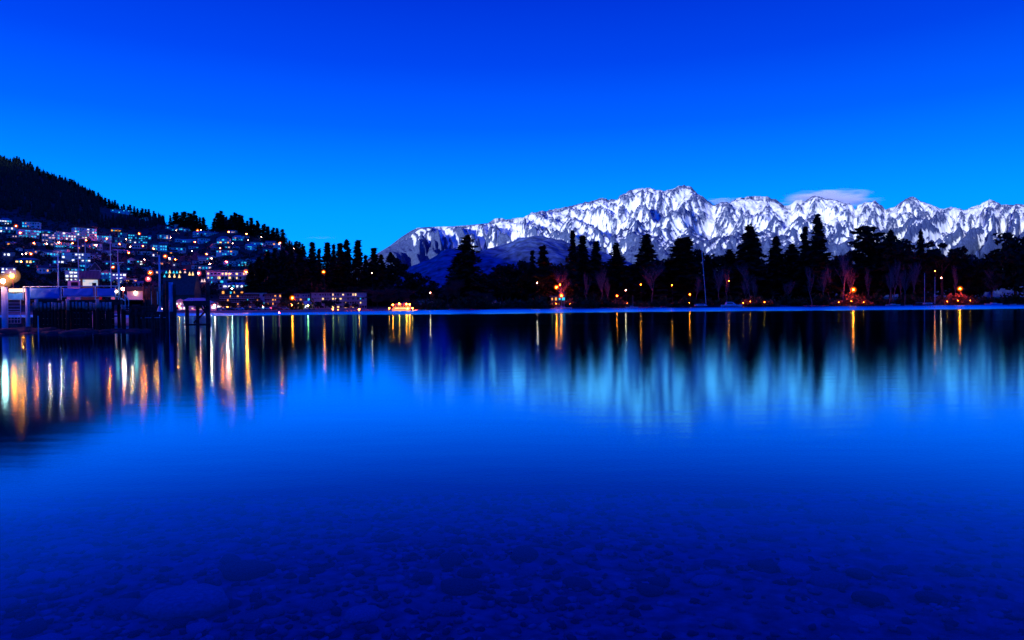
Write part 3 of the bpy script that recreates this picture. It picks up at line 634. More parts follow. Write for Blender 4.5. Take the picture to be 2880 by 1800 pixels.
def house(px, pyb, wpx, hpx, roof='gable', wall='white_wall', lit='mix', rot=None, roofm=None, balcony=False, chimney=False, label=None, D=None, name='house', litfrac=None, cat='house', group='houses on the town hillside', storeys=None, cols=None):
    D = D or hit(px, pyb); c = P(px, pyb, D); gz = T(c.x, D)
    k = D / F; W = max(5.0, wpx * k * (.72 + .28 * math.cos(math.atan2(c.x, D)))); Ht = max(3.6, hpx * k)
    rot = random.uniform(-.32, .32) if rot is None else rot
    if rot: W *= .94
    dp = min(W * .75, 11.0)
    rh = 0 if roof == 'flat' else min(Ht * .36, W * .3) if roof != 'mono' else Ht * .15
    H = Ht - rh
    st = storeys or max(1, int(round(H / 2.9))); fh = H / st
    roofm = roofm or random.choice(['pale_roof', 'iron_roof', 'iron_roof', 'slate_roof'])
    if label is None:
        size = 'single-storey' if st == 1 else 'two-storey' if st == 2 else 'three-storey' if st == 3 else 'tall'
        rn = {'pale_roof': 'pale', 'iron_roof': 'grey', 'slate_roof': 'dark'}[roofm]
        label = f"{size} {ROOFN[roof]} {WALLN[wall]} house with {rn} roof and {LITN[lit]}" + (', balcony across its front' if balcony else '')
    t = empty(name, (c.x, D + dp / 2, gz), math.atan2(-c.x, D) + rot, label, cat, group)
    MB().box((0, 0, H / 2 - 2.0), (W, dp, H + 4.0)).build('wall', M[wall], t)
    rf = roof_mesh(roof, W, dp, H, rh).build('roof', M[roofm], t)
    if roof == 'front':      # gable infill
        MB().add([(-W / 2, -dp / 2 - .02, H), (W / 2, -dp / 2 - .02, H), (0, -dp / 2 - .02, H + rh * .92)], [(0, 1, 2)]).build('gable', M[wall], t)
    if chimney: MB().box((W * .22, .4, H + rh * .8), (.8, .8, rh * .9 + 1.2)).build('chimney', M[wall], rf)
    nc = cols or max(2, int(round(W / 2.6))); cw = W / nc
    lf = litfrac if litfrac is not None else {'mix': .16, 'dark': 0, 'cyan': .55}.get(lit, .42)
    for si in range(st):
        for ci in range(nc):
            if random.random() < .22 and nc > 2: continue
            mt = 'dark_glass'
            if random.random() < lf: mt = 'win_' + (lit if lit != 'mix' else random.choice(['warm', 'white', 'amber', 'pink', 'cyan']))
            elif random.random() < (.05 if name in ('lodge', 'hotel') else .36 if lit != 'dark' else .14): mt = 'win_cyan'  # extra cyan glowing panes added at random to brighten the town
            window(t, (-W / 2 + cw * (ci + .5), -dp / 2 - .02, fh * si + fh * .52), cw * random.choice([.34, .46, .6, .74]), fh * random.choice([.36, .44, .54]), mt)
    if balcony and st > 1:
        for si in range(1, st):
            b = MB().box((0, -dp / 2 - .75, fh * si - .1), (W * .96, 1.4, .2)).build('balcony', M['trim'], t)
            rl = MB().box((0, -dp / 2 - 1.4, fh * si + 1.0), (W * .96, .08, .08))
            for q in range(nc + 1): rl.box((-W * .48 + W * .96 * q / nc, -dp / 2 - 1.4, fh * si + .5), (.07, .07, .9))
            rl.build('railing', M['trim'], b)
    return t
W_, C_, G_, T_ = 'white_wall', 'cream_wall', 'grey_wall', 'timber_wall'
HOUSES = [
 (8, 632, 32, 20, 'hip', W_, 'white', 1), (14, 655, 42, 17, 'flat', W_, 'white', 1), (80, 641, 46, 16, 'flat', W_, 'mix', 0), (68, 668, 54, 26, 'mono', W_, 'cyan', 1),
 (119, 657, 38, 11, 'hip', G_, 'cyan', 0), (129, 680, 34, 22, 'flat', W_, 'pink', 1), (174, 675, 52, 22, 'flat', W_, 'white', 1), (229, 672, 62, 36, 'mono', W_, 'white', 1),
 (130, 692, 28, 12, 'front', C_, 'mix', 0), (166, 697, 46, 14, 'flat', W_, 'cyan', 0), (50, 706, 15, 10, 'front', W_, 'mix', 0), (100, 713, 14, 13, 'front', W_, 'mix', 0),
 (130, 722, 44, 20, 'gable', W_, 'cyan', 0), (167, 716, 36, 16, 'flat', W_, 'mix', 1), (80, 712, 30, 10, 'gable', C_, 'pink', 0), (68, 742, 62, 18, 'hip', T_, 'warm', 0), (75, 752, 48, 10, 'hip', G_, 'mix', 0),
 (120, 769, 48, 23, 'gable', W_, 'mix', 0), (192, 767, 54, 13, 'flat', W_, 'cyan', 0), (25, 690, 24, 10, 'gable', C_, 'mix', 0), (18, 722, 30, 10, 'flat', G_, 'white', 0), (160, 742, 40, 14, 'flat', W_, 'white', 1),
 (285, 681, 42, 18, 'flat', W_, 'cyan', 0), (322, 653, 27, 12, 'gable', T_, 'amber', 0), (340, 669, 25, 15, 'flat', G_, 'cyan', 0), (331, 682, 26, 13, 'flat', G_, 'cyan', 0), (370, 673, 25, 14, 'flat', G_, 'cyan', 0),
 (363, 684, 26, 12, 'flat', G_, 'white', 0), (398, 675, 24, 12, 'flat', G_, 'cyan', 0), (395, 685, 26, 12, 'flat', G_, 'cyan', 0), (416, 675, 13, 12, 'flat', W_, 'dark', 0), (266, 702, 27, 19, 'mono', W_, 'mix', 1),
 (328, 696, 38, 16, 'front', W_, 'mix', 0), (384, 699, 40, 16, 'hip', W_, 'mix', 1), (440, 705, 40, 19, 'mono', W_, 'cyan', 0), (456, 672, 36, 12, 'flat', W_, 'mix', 0), (260, 727, 31, 15, 'flat', W_, 'pink', 0),
 (293, 713, 25, 10, 'gable', W_, 'dark', 0), (331, 711, 40, 10, 'gable', G_, 'dark', 0), (309, 720, 28, 8, 'flat', W_, 'dark', 0), (364, 717, 24, 10, 'gable', C_, 'warm', 0), (402, 717, 36, 8, 'flat', W_, 'dark', 0), (430, 722, 26, 12, 'front', W_, 'mix', 0),
 (366, 742, 22, 17, 'front', W_, 'mix', 0), (389, 747, 28, 14, 'flat', T_, 'white', 0), (334, 600, 52, 10, 'flat', W_, 'dark', 0), (404, 621, 27, 11, 'front', W_, 'dark', 0), (434, 622, 22, 12, 'front', W_, 'dark', 0),
 (470, 645, 14, 8, 'mono', W_, 'dark', 0), (488, 649, 26, 8, 'gable', W_, 'mix', 0), (501, 641, 28, 8, 'flat', W_, 'dark', 0), (508, 649, 14, 10, 'front', W_, 'dark', 0), (527, 651, 30, 9, 'gable', W_, 'dark', 0), (528, 636, 14, 9, 'front', W_, 'dark', 0), (547, 641, 24, 8, 'gable', G_, 'dark', 0),
 (560, 665, 40, 15, 'gable', W_, 'mix', 0), (592, 663, 34, 12, 'gable', W_, 'dark', 0), (592, 651, 20, 7, 'flat', G_, 'dark', 0), (498, 681, 16, 13, 'front', W_, 'dark', 0), (525, 683, 42, 11, 'gable', W_, 'mix', 0), (568, 685, 33, 14, 'flat', W_, 'dark', 0),
 (625, 686, 36, 23, 'hip', W_, 'mix', 1), (610, 692, 40, 9, 'flat', G_, 'dark', 0), (486, 703, 26, 10, 'flat', W_, 'mix', 0), (508, 713, 22, 16, 'flat', W_, 'mix', 0), (484, 715, 30, 9, 'gable', T_, 'amber', 0), (590, 717, 32, 10, 'gable', G_, 'amber', 0),
 (633, 719, 56, 15, 'flat', W_, 'mix', 0), (570, 733, 38, 14, 'gable', W_, 'mix', 0), (595, 731, 19, 13, 'front', W_, 'pink', 0), (480, 734, 18, 12, 'flat', W_, 'white', 0), (492, 749, 18, 8, 'flat', G_, 'white', 0), (548, 741, 18, 10, 'gable', W_, 'dark', 0), (569, 742, 28, 9, 'flat', W_, 'dark', 0),
 (658, 749, 68, 14, 'flat', W_, 'mix', 0), (652, 657, 24, 9, 'gable', W_, 'pink', 0), (666, 677, 30, 16, 'hip', W_, 'mix', 1), (689, 671, 19, 9, 'gable', W_, 'dark', 0), (725, 669, 14, 7, 'front', W_, 'dark', 0), (749, 681, 14, 8, 'front', W_, 'dark', 0), (758, 689, 28, 12, 'gable', W_, 'dark', 0), (776, 702, 22, 18, 'flat', W_, 'mix', 0), (752, 709, 32, 12, 'gable', W_, 'dark', 0), (702, 703, 28, 17, 'gable', W_, 'mix', 0), (716, 692, 32, 10, 'flat', W_, 'cyan', 0), (733, 690, 22, 8, 'flat', W_, 'white', 0), (808, 699, 36, 11, 'gable', W_, 'dark', 0),
 (672, 739, 22, 11, 'front', W_, 'dark', 0), (697, 737, 14, 9, 'front', W_, 'dark', 0), (713, 739, 20, 6, 'gable', W_, 'dark', 0), (544, 757, 14, 8, 'flat', W_, 'dark', 0), (573, 759, 38, 9, 'flat', W_, 'pink', 0), (520, 745, 26, 9, 'hip', G_, 'mix', 0), (640, 699, 24, 9, 'gable', G_, 'mix', 0), (600, 703, 22, 8, 'gable', G_, 'dark', 0), (458, 690, 26, 9, 'gable', G_, 'dark', 0), (540, 700, 26, 9, 'gable', W_, 'mix', 0), (660, 701, 20, 9, 'hip', W_, 'dark', 0),
 (350, 760, 34, 11, 'hip', G_, 'mix', 0), (410, 762, 30, 11, 'gable', W_, 'mix', 0), (440, 745, 26, 11, 'hip', W_, 'mix', 0), (300, 745, 34, 12, 'hip', G_, 'mix', 0), (235, 752, 34, 11, 'gable', W_, 'mix', 0), (445, 770, 24, 10, 'gable', C_, 'warm', 0), (30, 668, 28, 10, 'gable', G_, 'pink', 0), (95, 690, 26, 9, 'flat', G_, 'mix', 0), (208, 700, 24, 9, 'gable', G_, 'mix', 0), (238, 695, 20, 8, 'gable', W_, 'mix', 0),
]
for (px, pb, w_, h_, rf, wl, lt, bal) in HOUSES:
    if rf == 'flat' and w_ < 42 and lt != 'cyan' and random.random() < .6: rf = random.choice(['gable', 'hip', 'front', 'mono'])
    house(px, pb, w_, h_, rf, wl, lt, balcony=bool(bal), chimney=random.random() < .25 and rf in ('gable', 'hip'))
# larger buildings
house(203, 737, 76, 25, 'flat', W_, 'white', 0.05, 'pale_roof', True, label='long white apartment block with pillared balconies above the wharf', name='apartment_building', cat='apartments', group=None, litfrac=.5)
house(15, 780, 36, 26, 'flat', W_, 'white', 0, 'pale_roof', label='bright lit two-storey hall beside the wharf floodlight', name='hall', cat='hall', group=None, litfrac=.9)
house(197, 792, 42, 30, 'flat', W_, 'white', 0, 'pale_roof', True, label='brightly lit waterfront shop with glowing fascia behind the railing', name='shop', cat='shop', group=None, litfrac=.9)
house(294, 792, 28, 34, 'front', W_, 'cyan', 0, 'iron_roof', True, label='narrow tall pale building with stacked verandas by the boatshed', name='shop', cat='building', group=None)
house(328, 797, 36, 28, 'flat', W_, 'white', 0, 'pale_roof', label='blazing white corner shop beyond the mast tripod', name='shop', cat='shop', group=None, litfrac=.95)
house(356, 797, 40, 12, 'flat', W_, 'mix', 0, 'pale_roof', label='low pale shop row beside the blazing corner shop', name='shop', cat='shop', group=None, litfrac=.6)
house(386, 808, 22, 17, 'gable', W_, 'pink', 0, 'iron_roof', label='little building lit pink under the great twin lamps', name='kiosk_building', cat='building', group=None)
house(648, 788, 150, 27, 'mono', W_, 'warm', .03, 'pale_roof', True, label='long white terraced apartments with lit balconies between two blazing lamps', name='apartment_building', cat='apartments', group=None, litfrac=.55, storeys=2, cols=15)
house(607, 800, 46, 13, 'flat', W_, 'cyan', 0, 'pale_roof', label='low white annex with a row of narrow windows', name='annex', cat='building', group=None)
house(672, 812, 122, 17, 'hip', W_, 'white', 0, 'pale_roof', label='long white building with two rows of glaring shop windows', name='shop', cat='shop', group=None, litfrac=.45, cols=11)
house(530, 822, 72, 34, 'gable', T_, 'dark', -.25, 'slate_roof', label='dark barn-like hall with pale gable end', name='hall', cat='hall', group=None)
house(552, 820, 30, 34, 'front', W_, 'dark', .1, 'slate_roof', label='pale gabled front wing against the dark hall', name='hall', cat='hall', group=None, D=404)
house(640, 832, 70, 16, 'flat', T_, 'amber', 0, 'iron_roof', label='dark low pavilion with a strip of amber windows', name='pavilion', cat='pavilion', group=None, litfrac=.8)
# waterfront row on the flat
house(662, 873, 106, 44, 'flat', T_, 'amber', 0, 'slate_roof', True, label='dark slatted lodge with deep balconies on the beachfront', name='lodge', cat='hotel', group=None, D=395, storeys=4, cols=16, litfrac=.14)
house(712, 873, 56, 46, 'flat', W_, 'mix', 0, 'pale_roof', label='plain white stair block between the two slatted lodges', name='lodge', cat='hotel', group=None, D=402, storeys=4, cols=4, litfrac=.15)
house(762, 873, 46, 44, 'flat', T_, 'amber', 0, 'slate_roof', True, label='short dark lodge wing with orange lit rooms', name='lodge', cat='hotel', group=None, D=395, storeys=4, cols=7, litfrac=.4)
house(845, 873, 44, 44, 'flat', G_, 'mix', 0, 'slate_roof', True, label='dim grey lodge wing half hidden by floodlit trees', name='lodge', cat='hotel', group=None, D=410, storeys=4, cols=6, litfrac=.2)
hotel = house(948, 873, 152, 46, 'flat', G_, 'warm', 0, 'slate_roof', True, label='long four-storey lakefront hotel with warm ground floor windows', name='hotel', cat='hotel', group=None, D=400, storeys=4, cols=22, litfrac=.16)
# glowing ground floor of the hotel
for q in range(18):
    window(hotel, (-13 + q * 1.55, -hotel.children[0].dimensions.y / 2 - .12, 1.3), 1.1, 1.9, random.choice(['win_warm', 'win_warm', 'win_amber', 'win_white']))
house(538, 873, 92, 36, 'hip', W_, 'pink', 0, 'pale_roof', label='long white beach pavilion seen behind the old timber dolphin', name='pavilion', cat='pavilion', group=None, D=345, storeys=2, cols=9, litfrac=.45)
house(503, 873, 22, 34, 'front', W_, 'white', 0, 'pale_roof', label='gabled glass entrance of the white beach pavilion', name='pavilion', cat='pavilion', group=None, D=338, storeys=2, cols=3, litfrac=.9)
house(604, 873, 20, 25, 'front', W_, 'white', 0, 'iron_roof', label='little kiosk with a blazing white arched doorway', name='kiosk', cat='kiosk', group=None, D=340, storeys=1, cols=2, litfrac=1)
house(862, 873, 22, 24, 'hip', W_, 'white', 0, 'pale_roof', label='small floodlit hut among green lit bushes', name='hut', cat='hut', group=None, D=345, storeys=1, cols=2, litfrac=.8)
house(1200, 786, 40, 9, 'flat', W_, 'white', 0, 'iron_roof', label='long low house on the rise behind the fir grove', name='house', group=None, D=640)
house(1232, 792, 44, 9, 'flat', G_, 'mix', 0, 'iron_roof', label='grey low house partly hidden by a pointed shrub', name='house', group=None, D=640)
house(1376, 805, 20, 10, 'front', W_, 'dark', 0, 'pale_roof', label='little gabled house beside the big conical conifer', name='house', group=None, D=600)
house(1570, 850, 42, 30, 'flat', T_, 'amber', 0, 'iron_roof', label='hut lit bright orange behind the white yacht', name='hut', cat='hut', group=None, D=452, storeys=2, cols=4, litfrac=.5)
# hall with triangular lit dormers
D = 470; c = P(500, 790, D); t = empty('hotel', (c.x, D, T(c.x, D)), 0, 'dark steep-roofed hotel with rows of glowing triangular dormers', 'hotel')
k = D / F
W2 = 92 * k; gz = T(c.x, D); zt = P(500, 757, D).z - gz
MB().box((0, 5, 1.0), (W2, 10, 8)).build('wall', M['timber_wall'], t)
MB().add([(-W2 / 2, -1, 5), (W2 / 2, -1, 5), (W2 / 2, 5, zt), (-W2 / 2, 5, zt), (W2 / 2, 11, 5), (-W2 / 2, 11, 5)], [(0, 1, 2, 3), (2, 4, 5, 3), (0, 3, 5), (1, 4, 2), (0, 5, 4, 1)]).build('roof', M['slate_roof'], t)
for i, (px, y0, y1, lt) in enumerate([(461, 760, 768, 'cyan'), (471, 758, 768, 'warm'), (482, 760, 768, 'cyan'), (491, 760, 768, 'cyan'), (500, 760, 767, 'warm'), (514, 760, 767, 'pink'), (458, 771, 779, 'cyan'), (472, 769, 780, 'warm'), (486, 769, 780, 'warm'), (500, 770, 781, 'warm'), (528, 763, 774, 'warm'), (537, 763, 774, 'warm'), (566, 784, 793, 'pink'), (573, 783, 793, 'pink')]):
    a, b = P(px, y0, D), P(px, y1, D); x = a.x - c.x; z1, z0 = a.z - gz, b.z - gz; w2 = 4.4 * k
    yf = -1 + 6 * max(0, (z0 - 5)) / max(.1, zt - 5) - .9
    d = MB().add([(x - w2 - .3, yf, z0 - .2), (x + w2 + .3, yf, z0 - .2), (x, yf, z1 + .4), (x - w2 - .3, yf + 4, z0 - .2), (x + w2 + .3, yf + 4, z0 - .2), (x, yf + 4, z1 + .4)], [(0, 1, 2), (3, 5, 4), (0, 2, 5, 3), (1, 4, 5, 2), (0, 3, 4, 1)]).build('dormer', M['slate_roof'], t)
    MB().add([(x - w2 * .8, yf - .05, z0), (x + w2 * .8, yf - .05, z0), (x, yf - .05, z1)], [(0, 1, 2)]).build('pane', M['win_' + lt], d)
# A-frame gable landmark by the boatshed
D = hit(267, 772); a = P(267, 737, D); b = P(252, 760, D); gz = T(a.x, D); t = empty('boatshed', (a.x, D, gz), math.atan2(-a.x, D), 'steep A-shaped boatshed gable outlined in pale trim above the dark roof', 'boatshed')
w2 = (a.x - b.x); zt, zb = a.z - gz, b.z - gz
MB().add([(-w2, 0, zb), (w2, 0, zb), (0, 0, zt), (-w2, 9, zb), (w2, 9, zb), (0, 9, zt)], [(0, 1, 2), (3, 5, 4), (0, 2, 5, 3), (1, 4, 5, 2), (0, 3, 4, 1)]).build('roof', M['slate_roof'], t)
MB().box((0, 4.5, zb / 2 - .5), (w2 * 1.8, 8.6, zb + 1)).build('wall', M['white_wall'], t)
MB().tube((-w2, -.15, zb), (0, -.15, zt), .12, n=5).tube((w2, -.15, zb), (0, -.15, zt), .12, n=5).tube((-w2, -.15, zb), (w2, -.15, zb), .1, n=5).build('barge_board', M['trim'], t)
MB().box((0, -.1, zb + .9), (.3, .1, 1.8)).box((-.7, -.1, zb + .6), (.24, .1, 1.2)).box((.7, -.1, zb + .6), (.24, .1, 1.2)).build('fretwork', M['trim'], t)

# gardens and shrubs between the houses: one mass nobody could count
Cs = []; r = np.random.default_rng(21)
while len(Cs) < 1500:
    px = r.uniform(-40, 830); py = r.uniform(600, 850)
    if py < interp(FOREST_Y, px) - 4: continue
    D = hit(px, py); d = ray(px, py); x = d.x * D; z = T(x, D); s = r.uniform(1.2, 4.6)
    if D < 400: continue
    k = 26; p = r.normal(size=(k, 3)); p /= np.linalg.norm(p, axis=1)[:, None]; p *= (r.uniform(.3, 1, k) ** .5)[:, None] * s; p[:, 2] = p[:, 2] * .8 + s * .6
    Cs.append(np.array([x, D + 2, z]) + p)
Cg = np.concatenate(Cs)
o = link_mesh('garden_shrubs', quads_mesh('garden_shrubs', Cg, np.full(len(Cg), 1.0), .8, 9), M['dark_leaf']); tag(o, 'dark garden shrubs scattered between the hillside houses', 'shrubs', kind='stuff')

for j, (px, yt, w_) in enumerate([(628, 838, 40), (655, 846, 34), (690, 842, 38), (728, 838, 44), (752, 848, 30), (795, 842, 36), (842, 846, 30), (895, 846, 36), (930, 836, 54), (975, 848, 30), (1000, 850, 26), (612, 850, 26), (560, 846, 34)]):
    round_tree(px, yt, w_, 338 + j % 4 * 3, 'small dark tree on the promenade in front of the lodges', 900 + j, .8, 14, group='small promenade trees', per=46, name='promenade_tree', gap=.1)
# ------------------------------------------------------------------ street lamps
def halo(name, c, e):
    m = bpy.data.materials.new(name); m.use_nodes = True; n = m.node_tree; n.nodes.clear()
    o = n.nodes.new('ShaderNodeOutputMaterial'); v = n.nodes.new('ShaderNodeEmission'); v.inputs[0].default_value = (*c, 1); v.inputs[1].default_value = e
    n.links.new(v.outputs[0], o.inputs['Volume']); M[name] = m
halo('glow_flood', (1.0, .40, .12), .42); halo('glow_orange', (1.0, .13, .002), .26); halo('glow_pink', (1.0, .10, .16), .30)  # lamp flare imitated by emitting volumes, no mist in the air
def street_lamp(px, py, mt, r_, h=6.0, D=None, label=None, group=None, name='street_lamp', shade=False):
    D = D or hit(px, py, h); c = P(px, py, D); gz = T(c.x, D)
    t = empty(name, (c.x, D, gz), 0, label, 'lamp', group)
    z = c.z - gz
    MB().tube((.35, .3, -1.0), (.35, .3, z + .25), .09, .05, 6).build('pole', M['dark_metal'], t)
    MB().tube((.35, .3, z + .22), (0, 0, z + .35), .05, .04, 5).build('arm', M['dark_metal'], t)
    lh = MB().ball((0, 0, z), .22 if shade else r_, 10, 6).build('lamp_head', M[mt], t, True)
    if shade: MB().tube((0, 0, z - .45), (0, 0, z - .39), 1.9, 1.8, 20).build('under_baffle', M['dark_metal'], lh)  # added opaque plate, keeps lamplight off the houses below
    if shade:
        hv = [(1.1 * math.cos(q * math.pi / 12), 1.1 * math.sin(q * math.pi / 12), zz) for zz in (z - .4, z + 1.0) for q in range(-1, 14)]
        MB().add(hv, [(q, q + 1, q + 16, q + 15) for q in range(14)]).build('back_baffle', M['dark_metal'], lh)  # added back shield, keeps lamplight off the uphill houses
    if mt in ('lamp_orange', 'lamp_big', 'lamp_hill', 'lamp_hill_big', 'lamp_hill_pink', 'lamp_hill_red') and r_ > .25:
        for f_ in (2.2, 3.8): MB().ball((0, 0, z), r_ * f_, 16, 10).build('glow_ball', M['glow_pink' if mt == 'lamp_hill_pink' else 'glow_orange'], lh, True)  # glowing balls added around the lamp as its flare
    return t
g = 'orange street lamps on the town hillside'
for px, py, r_ in [(45, 636, .55), (57, 655, .5), (87, 714, .45), (392, 657, .55), (465, 721, .6), (556, 648, .6), (318, 752, .45), (581, 715, .4), (549, 681, .35), (788, 683, .45), (693, 658, .4), (643, 652, .45), (851, 701, .5), (725, 730, .35), (362, 711, .4), (432, 700, .3), (60, 736, .3)]:
    street_lamp(px, py, 'lamp_hill', r_, 6, None, 'orange street lamp shining among the hillside houses', g, shade=True)
g = 'red-orange lamps with added baffles among the middle houses'
for px, py in [(95, 684), (204, 684), (242, 676), (336, 686), (402, 692), (493, 730), (620, 698), (300, 672), (520, 760)]:
    street_lamp(px, py, 'lamp_hill_red', .34, 6, None, 'red-orange lamp with added baffles between the middle rows of houses', g, shade=True)
g = 'cream lamps with added baffles among the middle houses'
for px, py in [(131, 686), (166, 682), (366, 694), (270, 690), (445, 712), (590, 742)]:
    street_lamp(px, py, 'lamp_hill_cream', .3, 6, None, 'cream lamp with added baffles between the middle rows of houses', g, shade=True)
g = 'white lamps on the town hillside'
for px, py, r_ in [(384, 600, .28), (540, 706, .4), (654, 684, .4), (698, 675, .35), (735, 666, .35), (565, 647, .4), (355, 673, .55), (480, 668, .45), (495, 648, .4), (595, 727, .45), (476, 726, .5), (128, 661, .55), (159, 657, .5), (73, 713, .45), (62, 715, .4), (406, 730, .4), (835, 699, .28), (827, 699, .25), (729, 739, .3), (168, 680, .3)]:
    street_lamp(px, py, 'lamp_hill_white', r_ * .8, 4.5, None, 'small white lamp shining between the hillside houses', g)
street_lamp(423, 767, 'lamp_hill_big', .62, 8, None, 'huge yellow-orange lamp blazing above its pink twin', shade=True)
street_lamp(417, 785, 'lamp_hill_pink', .62, 6, None, 'huge pinkish lamp blazing below its orange twin', shade=True)
street_lamp(558, 769, 'lamp_hill_pink', .62, 7, None, 'large pinkish lamp blazing at the gable end of the terraced apartments', shade=True)
street_lamp(692, 765, 'lamp_hill_big', .62, 7, None, 'large orange lamp blazing over the far end of the terraced apartments', shade=True)
street_lamp(637, 737, 'lamp_hill_pink', .45, 7, None, 'pink-white lamp in front of the long white flat-roofed house', shade=True)
street_lamp(910, 765, 'lamp_orange', .42, 10, 470, 'lone deep orange lamp glowing before the fir grove')
street_lamp(652, 812, 'lamp_flood', .42, 5, None, 'floodlight glaring over the dark low pavilion')
# promenade lamps
for px, py, D, mt, r_, lb in [(740, 863, 330, 'lamp_white', .22, 'white globe lamp on the promenade before the slatted lodge'), (822, 838, 350, 'lamp_orange', .40, 'orange lantern glowing tall between two lodge wings'), (820, 858, 345, 'lamp_yellow', .34, 'yellow lantern low under the tall orange lantern'),
        (936, 871, 300, 'lamp_yellow', .26, 'yellow lamp at the foot of the bare promenade tree, near the hotel door'), (951, 872, 300, 'lamp_yellow', .24, 'yellow lamp beside the twin lamp under the promenade tree'), (1010, 870, 300, 'lamp_yellow', .26, 'yellow lamp at the corner of the lakefront hotel'),
        (866, 860, 335, 'lamp_green', .34, 'greenish white floodlight beside the small hut'), (604, 858, 330, 'lamp_white', .3, 'white lamp in front of the little kiosk'), (1210, 823, 400, 'lamp_white', .22, 'white globe lamp above the green lit tree'), (455, 868, 340, 'lamp_white', .2, 'white lamp low behind the cyan-lit pole'), (504, 862, 330, 'lamp_yellow', .22, 'yellow lamp at the pavilion entrance'), (520, 850, 330, 'lamp_pink', .16, 'pinkish lamp beside the pavilion steps'), (690, 868, 325, 'lamp_yellow', .2, 'yellow lamp among the parked cars'), (775, 866, 325, 'lamp_pink', .2, 'pinkish lamp beside the parked red car'), (640, 864, 330, 'lamp_yellow', .2, 'yellow lamp at the edge of the slatted lodge lawn')]:
    street_lamp(px, py, mt, r_, 4, D, lb)
# park shore lamps
for px, py, mt, r_, lb in [(1565, 808, 'lamp_orange', .46, 'large orange lamp above the orange lit hut'), (1575, 801, 'lamp_orange', .3, 'smaller orange lamp just above the large one by the hut'), (1579, 832, 'lamp_orange', .52, 'low orange lamp in front of the orange lit hut'), (1735, 832, 'lamp_orange', .28, 'orange path lamp near the small moored yacht'), (1940, 828, 'lamp_orange', .28, 'orange path lamp behind the leaning mast'), (2400, 815, 'lamp_orange', .55, 'bright orange lamp over a glowing bush'), (2700, 812, 'lamp_orange', .48, 'bright orange lamp beyond the two-masted boat'), (2647, 782, 'lamp_white', .3, 'white lamp under the round gum tree'), (2630, 762, 'lamp_orange', .24, 'small orange lamp high among the gum tree branches'), (1365, 787, 'lamp_yellow', .42, 'yellow lamp beside the little gabled house'), (1511, 796, 'lamp_white', .28, 'white lamp in front of the ragged tiered fir'), (1760, 816, 'lamp_white', .25, 'white lamp on the bank behind the small yacht'), (1802, 800, 'lamp_orange', .2, 'tiny orange lamp below the mottled giant conifer'), (1045, 768, 'lamp_white', .22, 'dim white lamp deep inside the fir grove'), (1890, 802, 'lamp_orange', .2, 'tiny orange lamp under the widest cone conifer'), (2050, 790, 'lamp_orange', .16, 'tiny orange lamp behind the motor cruiser')]:
    D = 462 if py < 805 and px > 1400 else 452
    if px in (1365,): D = 560
    if px == 1045: D = 480
    street_lamp(px, py, mt, r_, 4, D, lb)
mat('winter_leaf', (.17, .125, .06), .8, noise=(.6, .4), spec=.1); emit('fill', (1.0, .09, .004), 200)  # last material is for added fill lights that brighten the shrubs
g = 'shrubs glowing orange under the park lamps'
for j, (px, py, w_, h_, D) in enumerate([(1600, 852, 50, 16, 449), (1560, 852, 40, 14, 449), (1735, 852, 40, 18, 449), (1700, 852, 36, 10, 449), (1760, 852, 30, 10, 449), (1935, 850, 40, 18, 449), (1900, 850, 40, 10, 449), (2390, 845, 46, 34, 455), (2425, 848, 50, 18, 453), (2355, 848, 40, 14, 453), (2690, 843, 60, 30, 456), (2725, 843, 44, 22, 455), (2660, 846, 36, 16, 453)]):
    bush(px, py, w_, h_, D, 'leafy shrub glowing orange under a park lamp', 700 + j, 'winter_leaf', g)
    street_lamp(px + 4, py + 2, 'fill', .15, 1, D - 4.5, 'low orange bollard light added at the foot of a glowing shrub', 'low orange bollard lights added under the glowing shrubs', 'fill_light')
for j, (px, h) in enumerate([(2110, 836), (2150, 838), (2090, 840)]):
    street_lamp(px, h + 12, 'fill', .18, 3, 446, 'dim orange bollard light added among shrubs past the motor cruiser', 'dim orange bollard lights added among the shrubs', 'fill_light')  # small lamp added to make these shrubs glow
    bush(px + 14, 850, 44, 18, 450, 'shrub with orange lit twigs past the motor cruiser', 740 + j, 'winter_leaf', group='orange lit shrubs past the motor cruiser')
for j, (px, py, w_, h_, lb) in enumerate([(805, 868, 40, 26, 'yellow-green floodlit shrub beneath the orange lantern'), (876, 866, 22, 28, 'vivid green floodlit shrub beside the small hut'), (852, 866, 16, 26, 'pale green floodlit shrub on the dark side of the hut'), (1218, 858, 22, 40, 'small tree lit green by a white globe lamp'), (835, 862, 36, 22, 'pinkish lit twiggy shrub between lantern and hut')]):
    bush(px, py, w_, h_, 338 if px < 1000 else 402, lb, 760 + j)

# ================================================================== THE OLD WHARF
DW = 53.0
def wpart(parent, mb, name, mt, smooth=False):
    return mb.build(name, M[mt], parent, smooth, origin=parent.location)
def worn_pile(mb, a, b, r0, r1, seed, n=9, seg=5):
    r = random.Random(seed); a, b = Vector(a), Vector(b); p = a; rp_ = r0
    for i in range(seg):
        f = (i + 1) / seg; q = a.lerp(b, f) + Vector((r.uniform(-.01, .01), r.uniform(-.01, .01), 0)); rq = (r0 + (r1 - r0) * f) * r.uniform(.9, 1.08)
        mb.tube(p, q, rp_, rq, n, i in (0, seg - 1)); p, rp_ = q, rq
    return mb
wharf = empty('wharf', P(210, 955, DW), 0, 'timber wharf on a row of pale piles with blue tarpaulins along its rail', 'wharf')
wharf.location.z = -1.5
deck_z = P(210, 846, DW).z
xl, xr = P(60, 846, DW).x, P(343, 846, DW).x
wpart(wharf, MB().box(((xl + xr) / 2, DW - .1, deck_z - .16), (xr - xl, .22, .3)), 'deck_beam', 'old_wood')
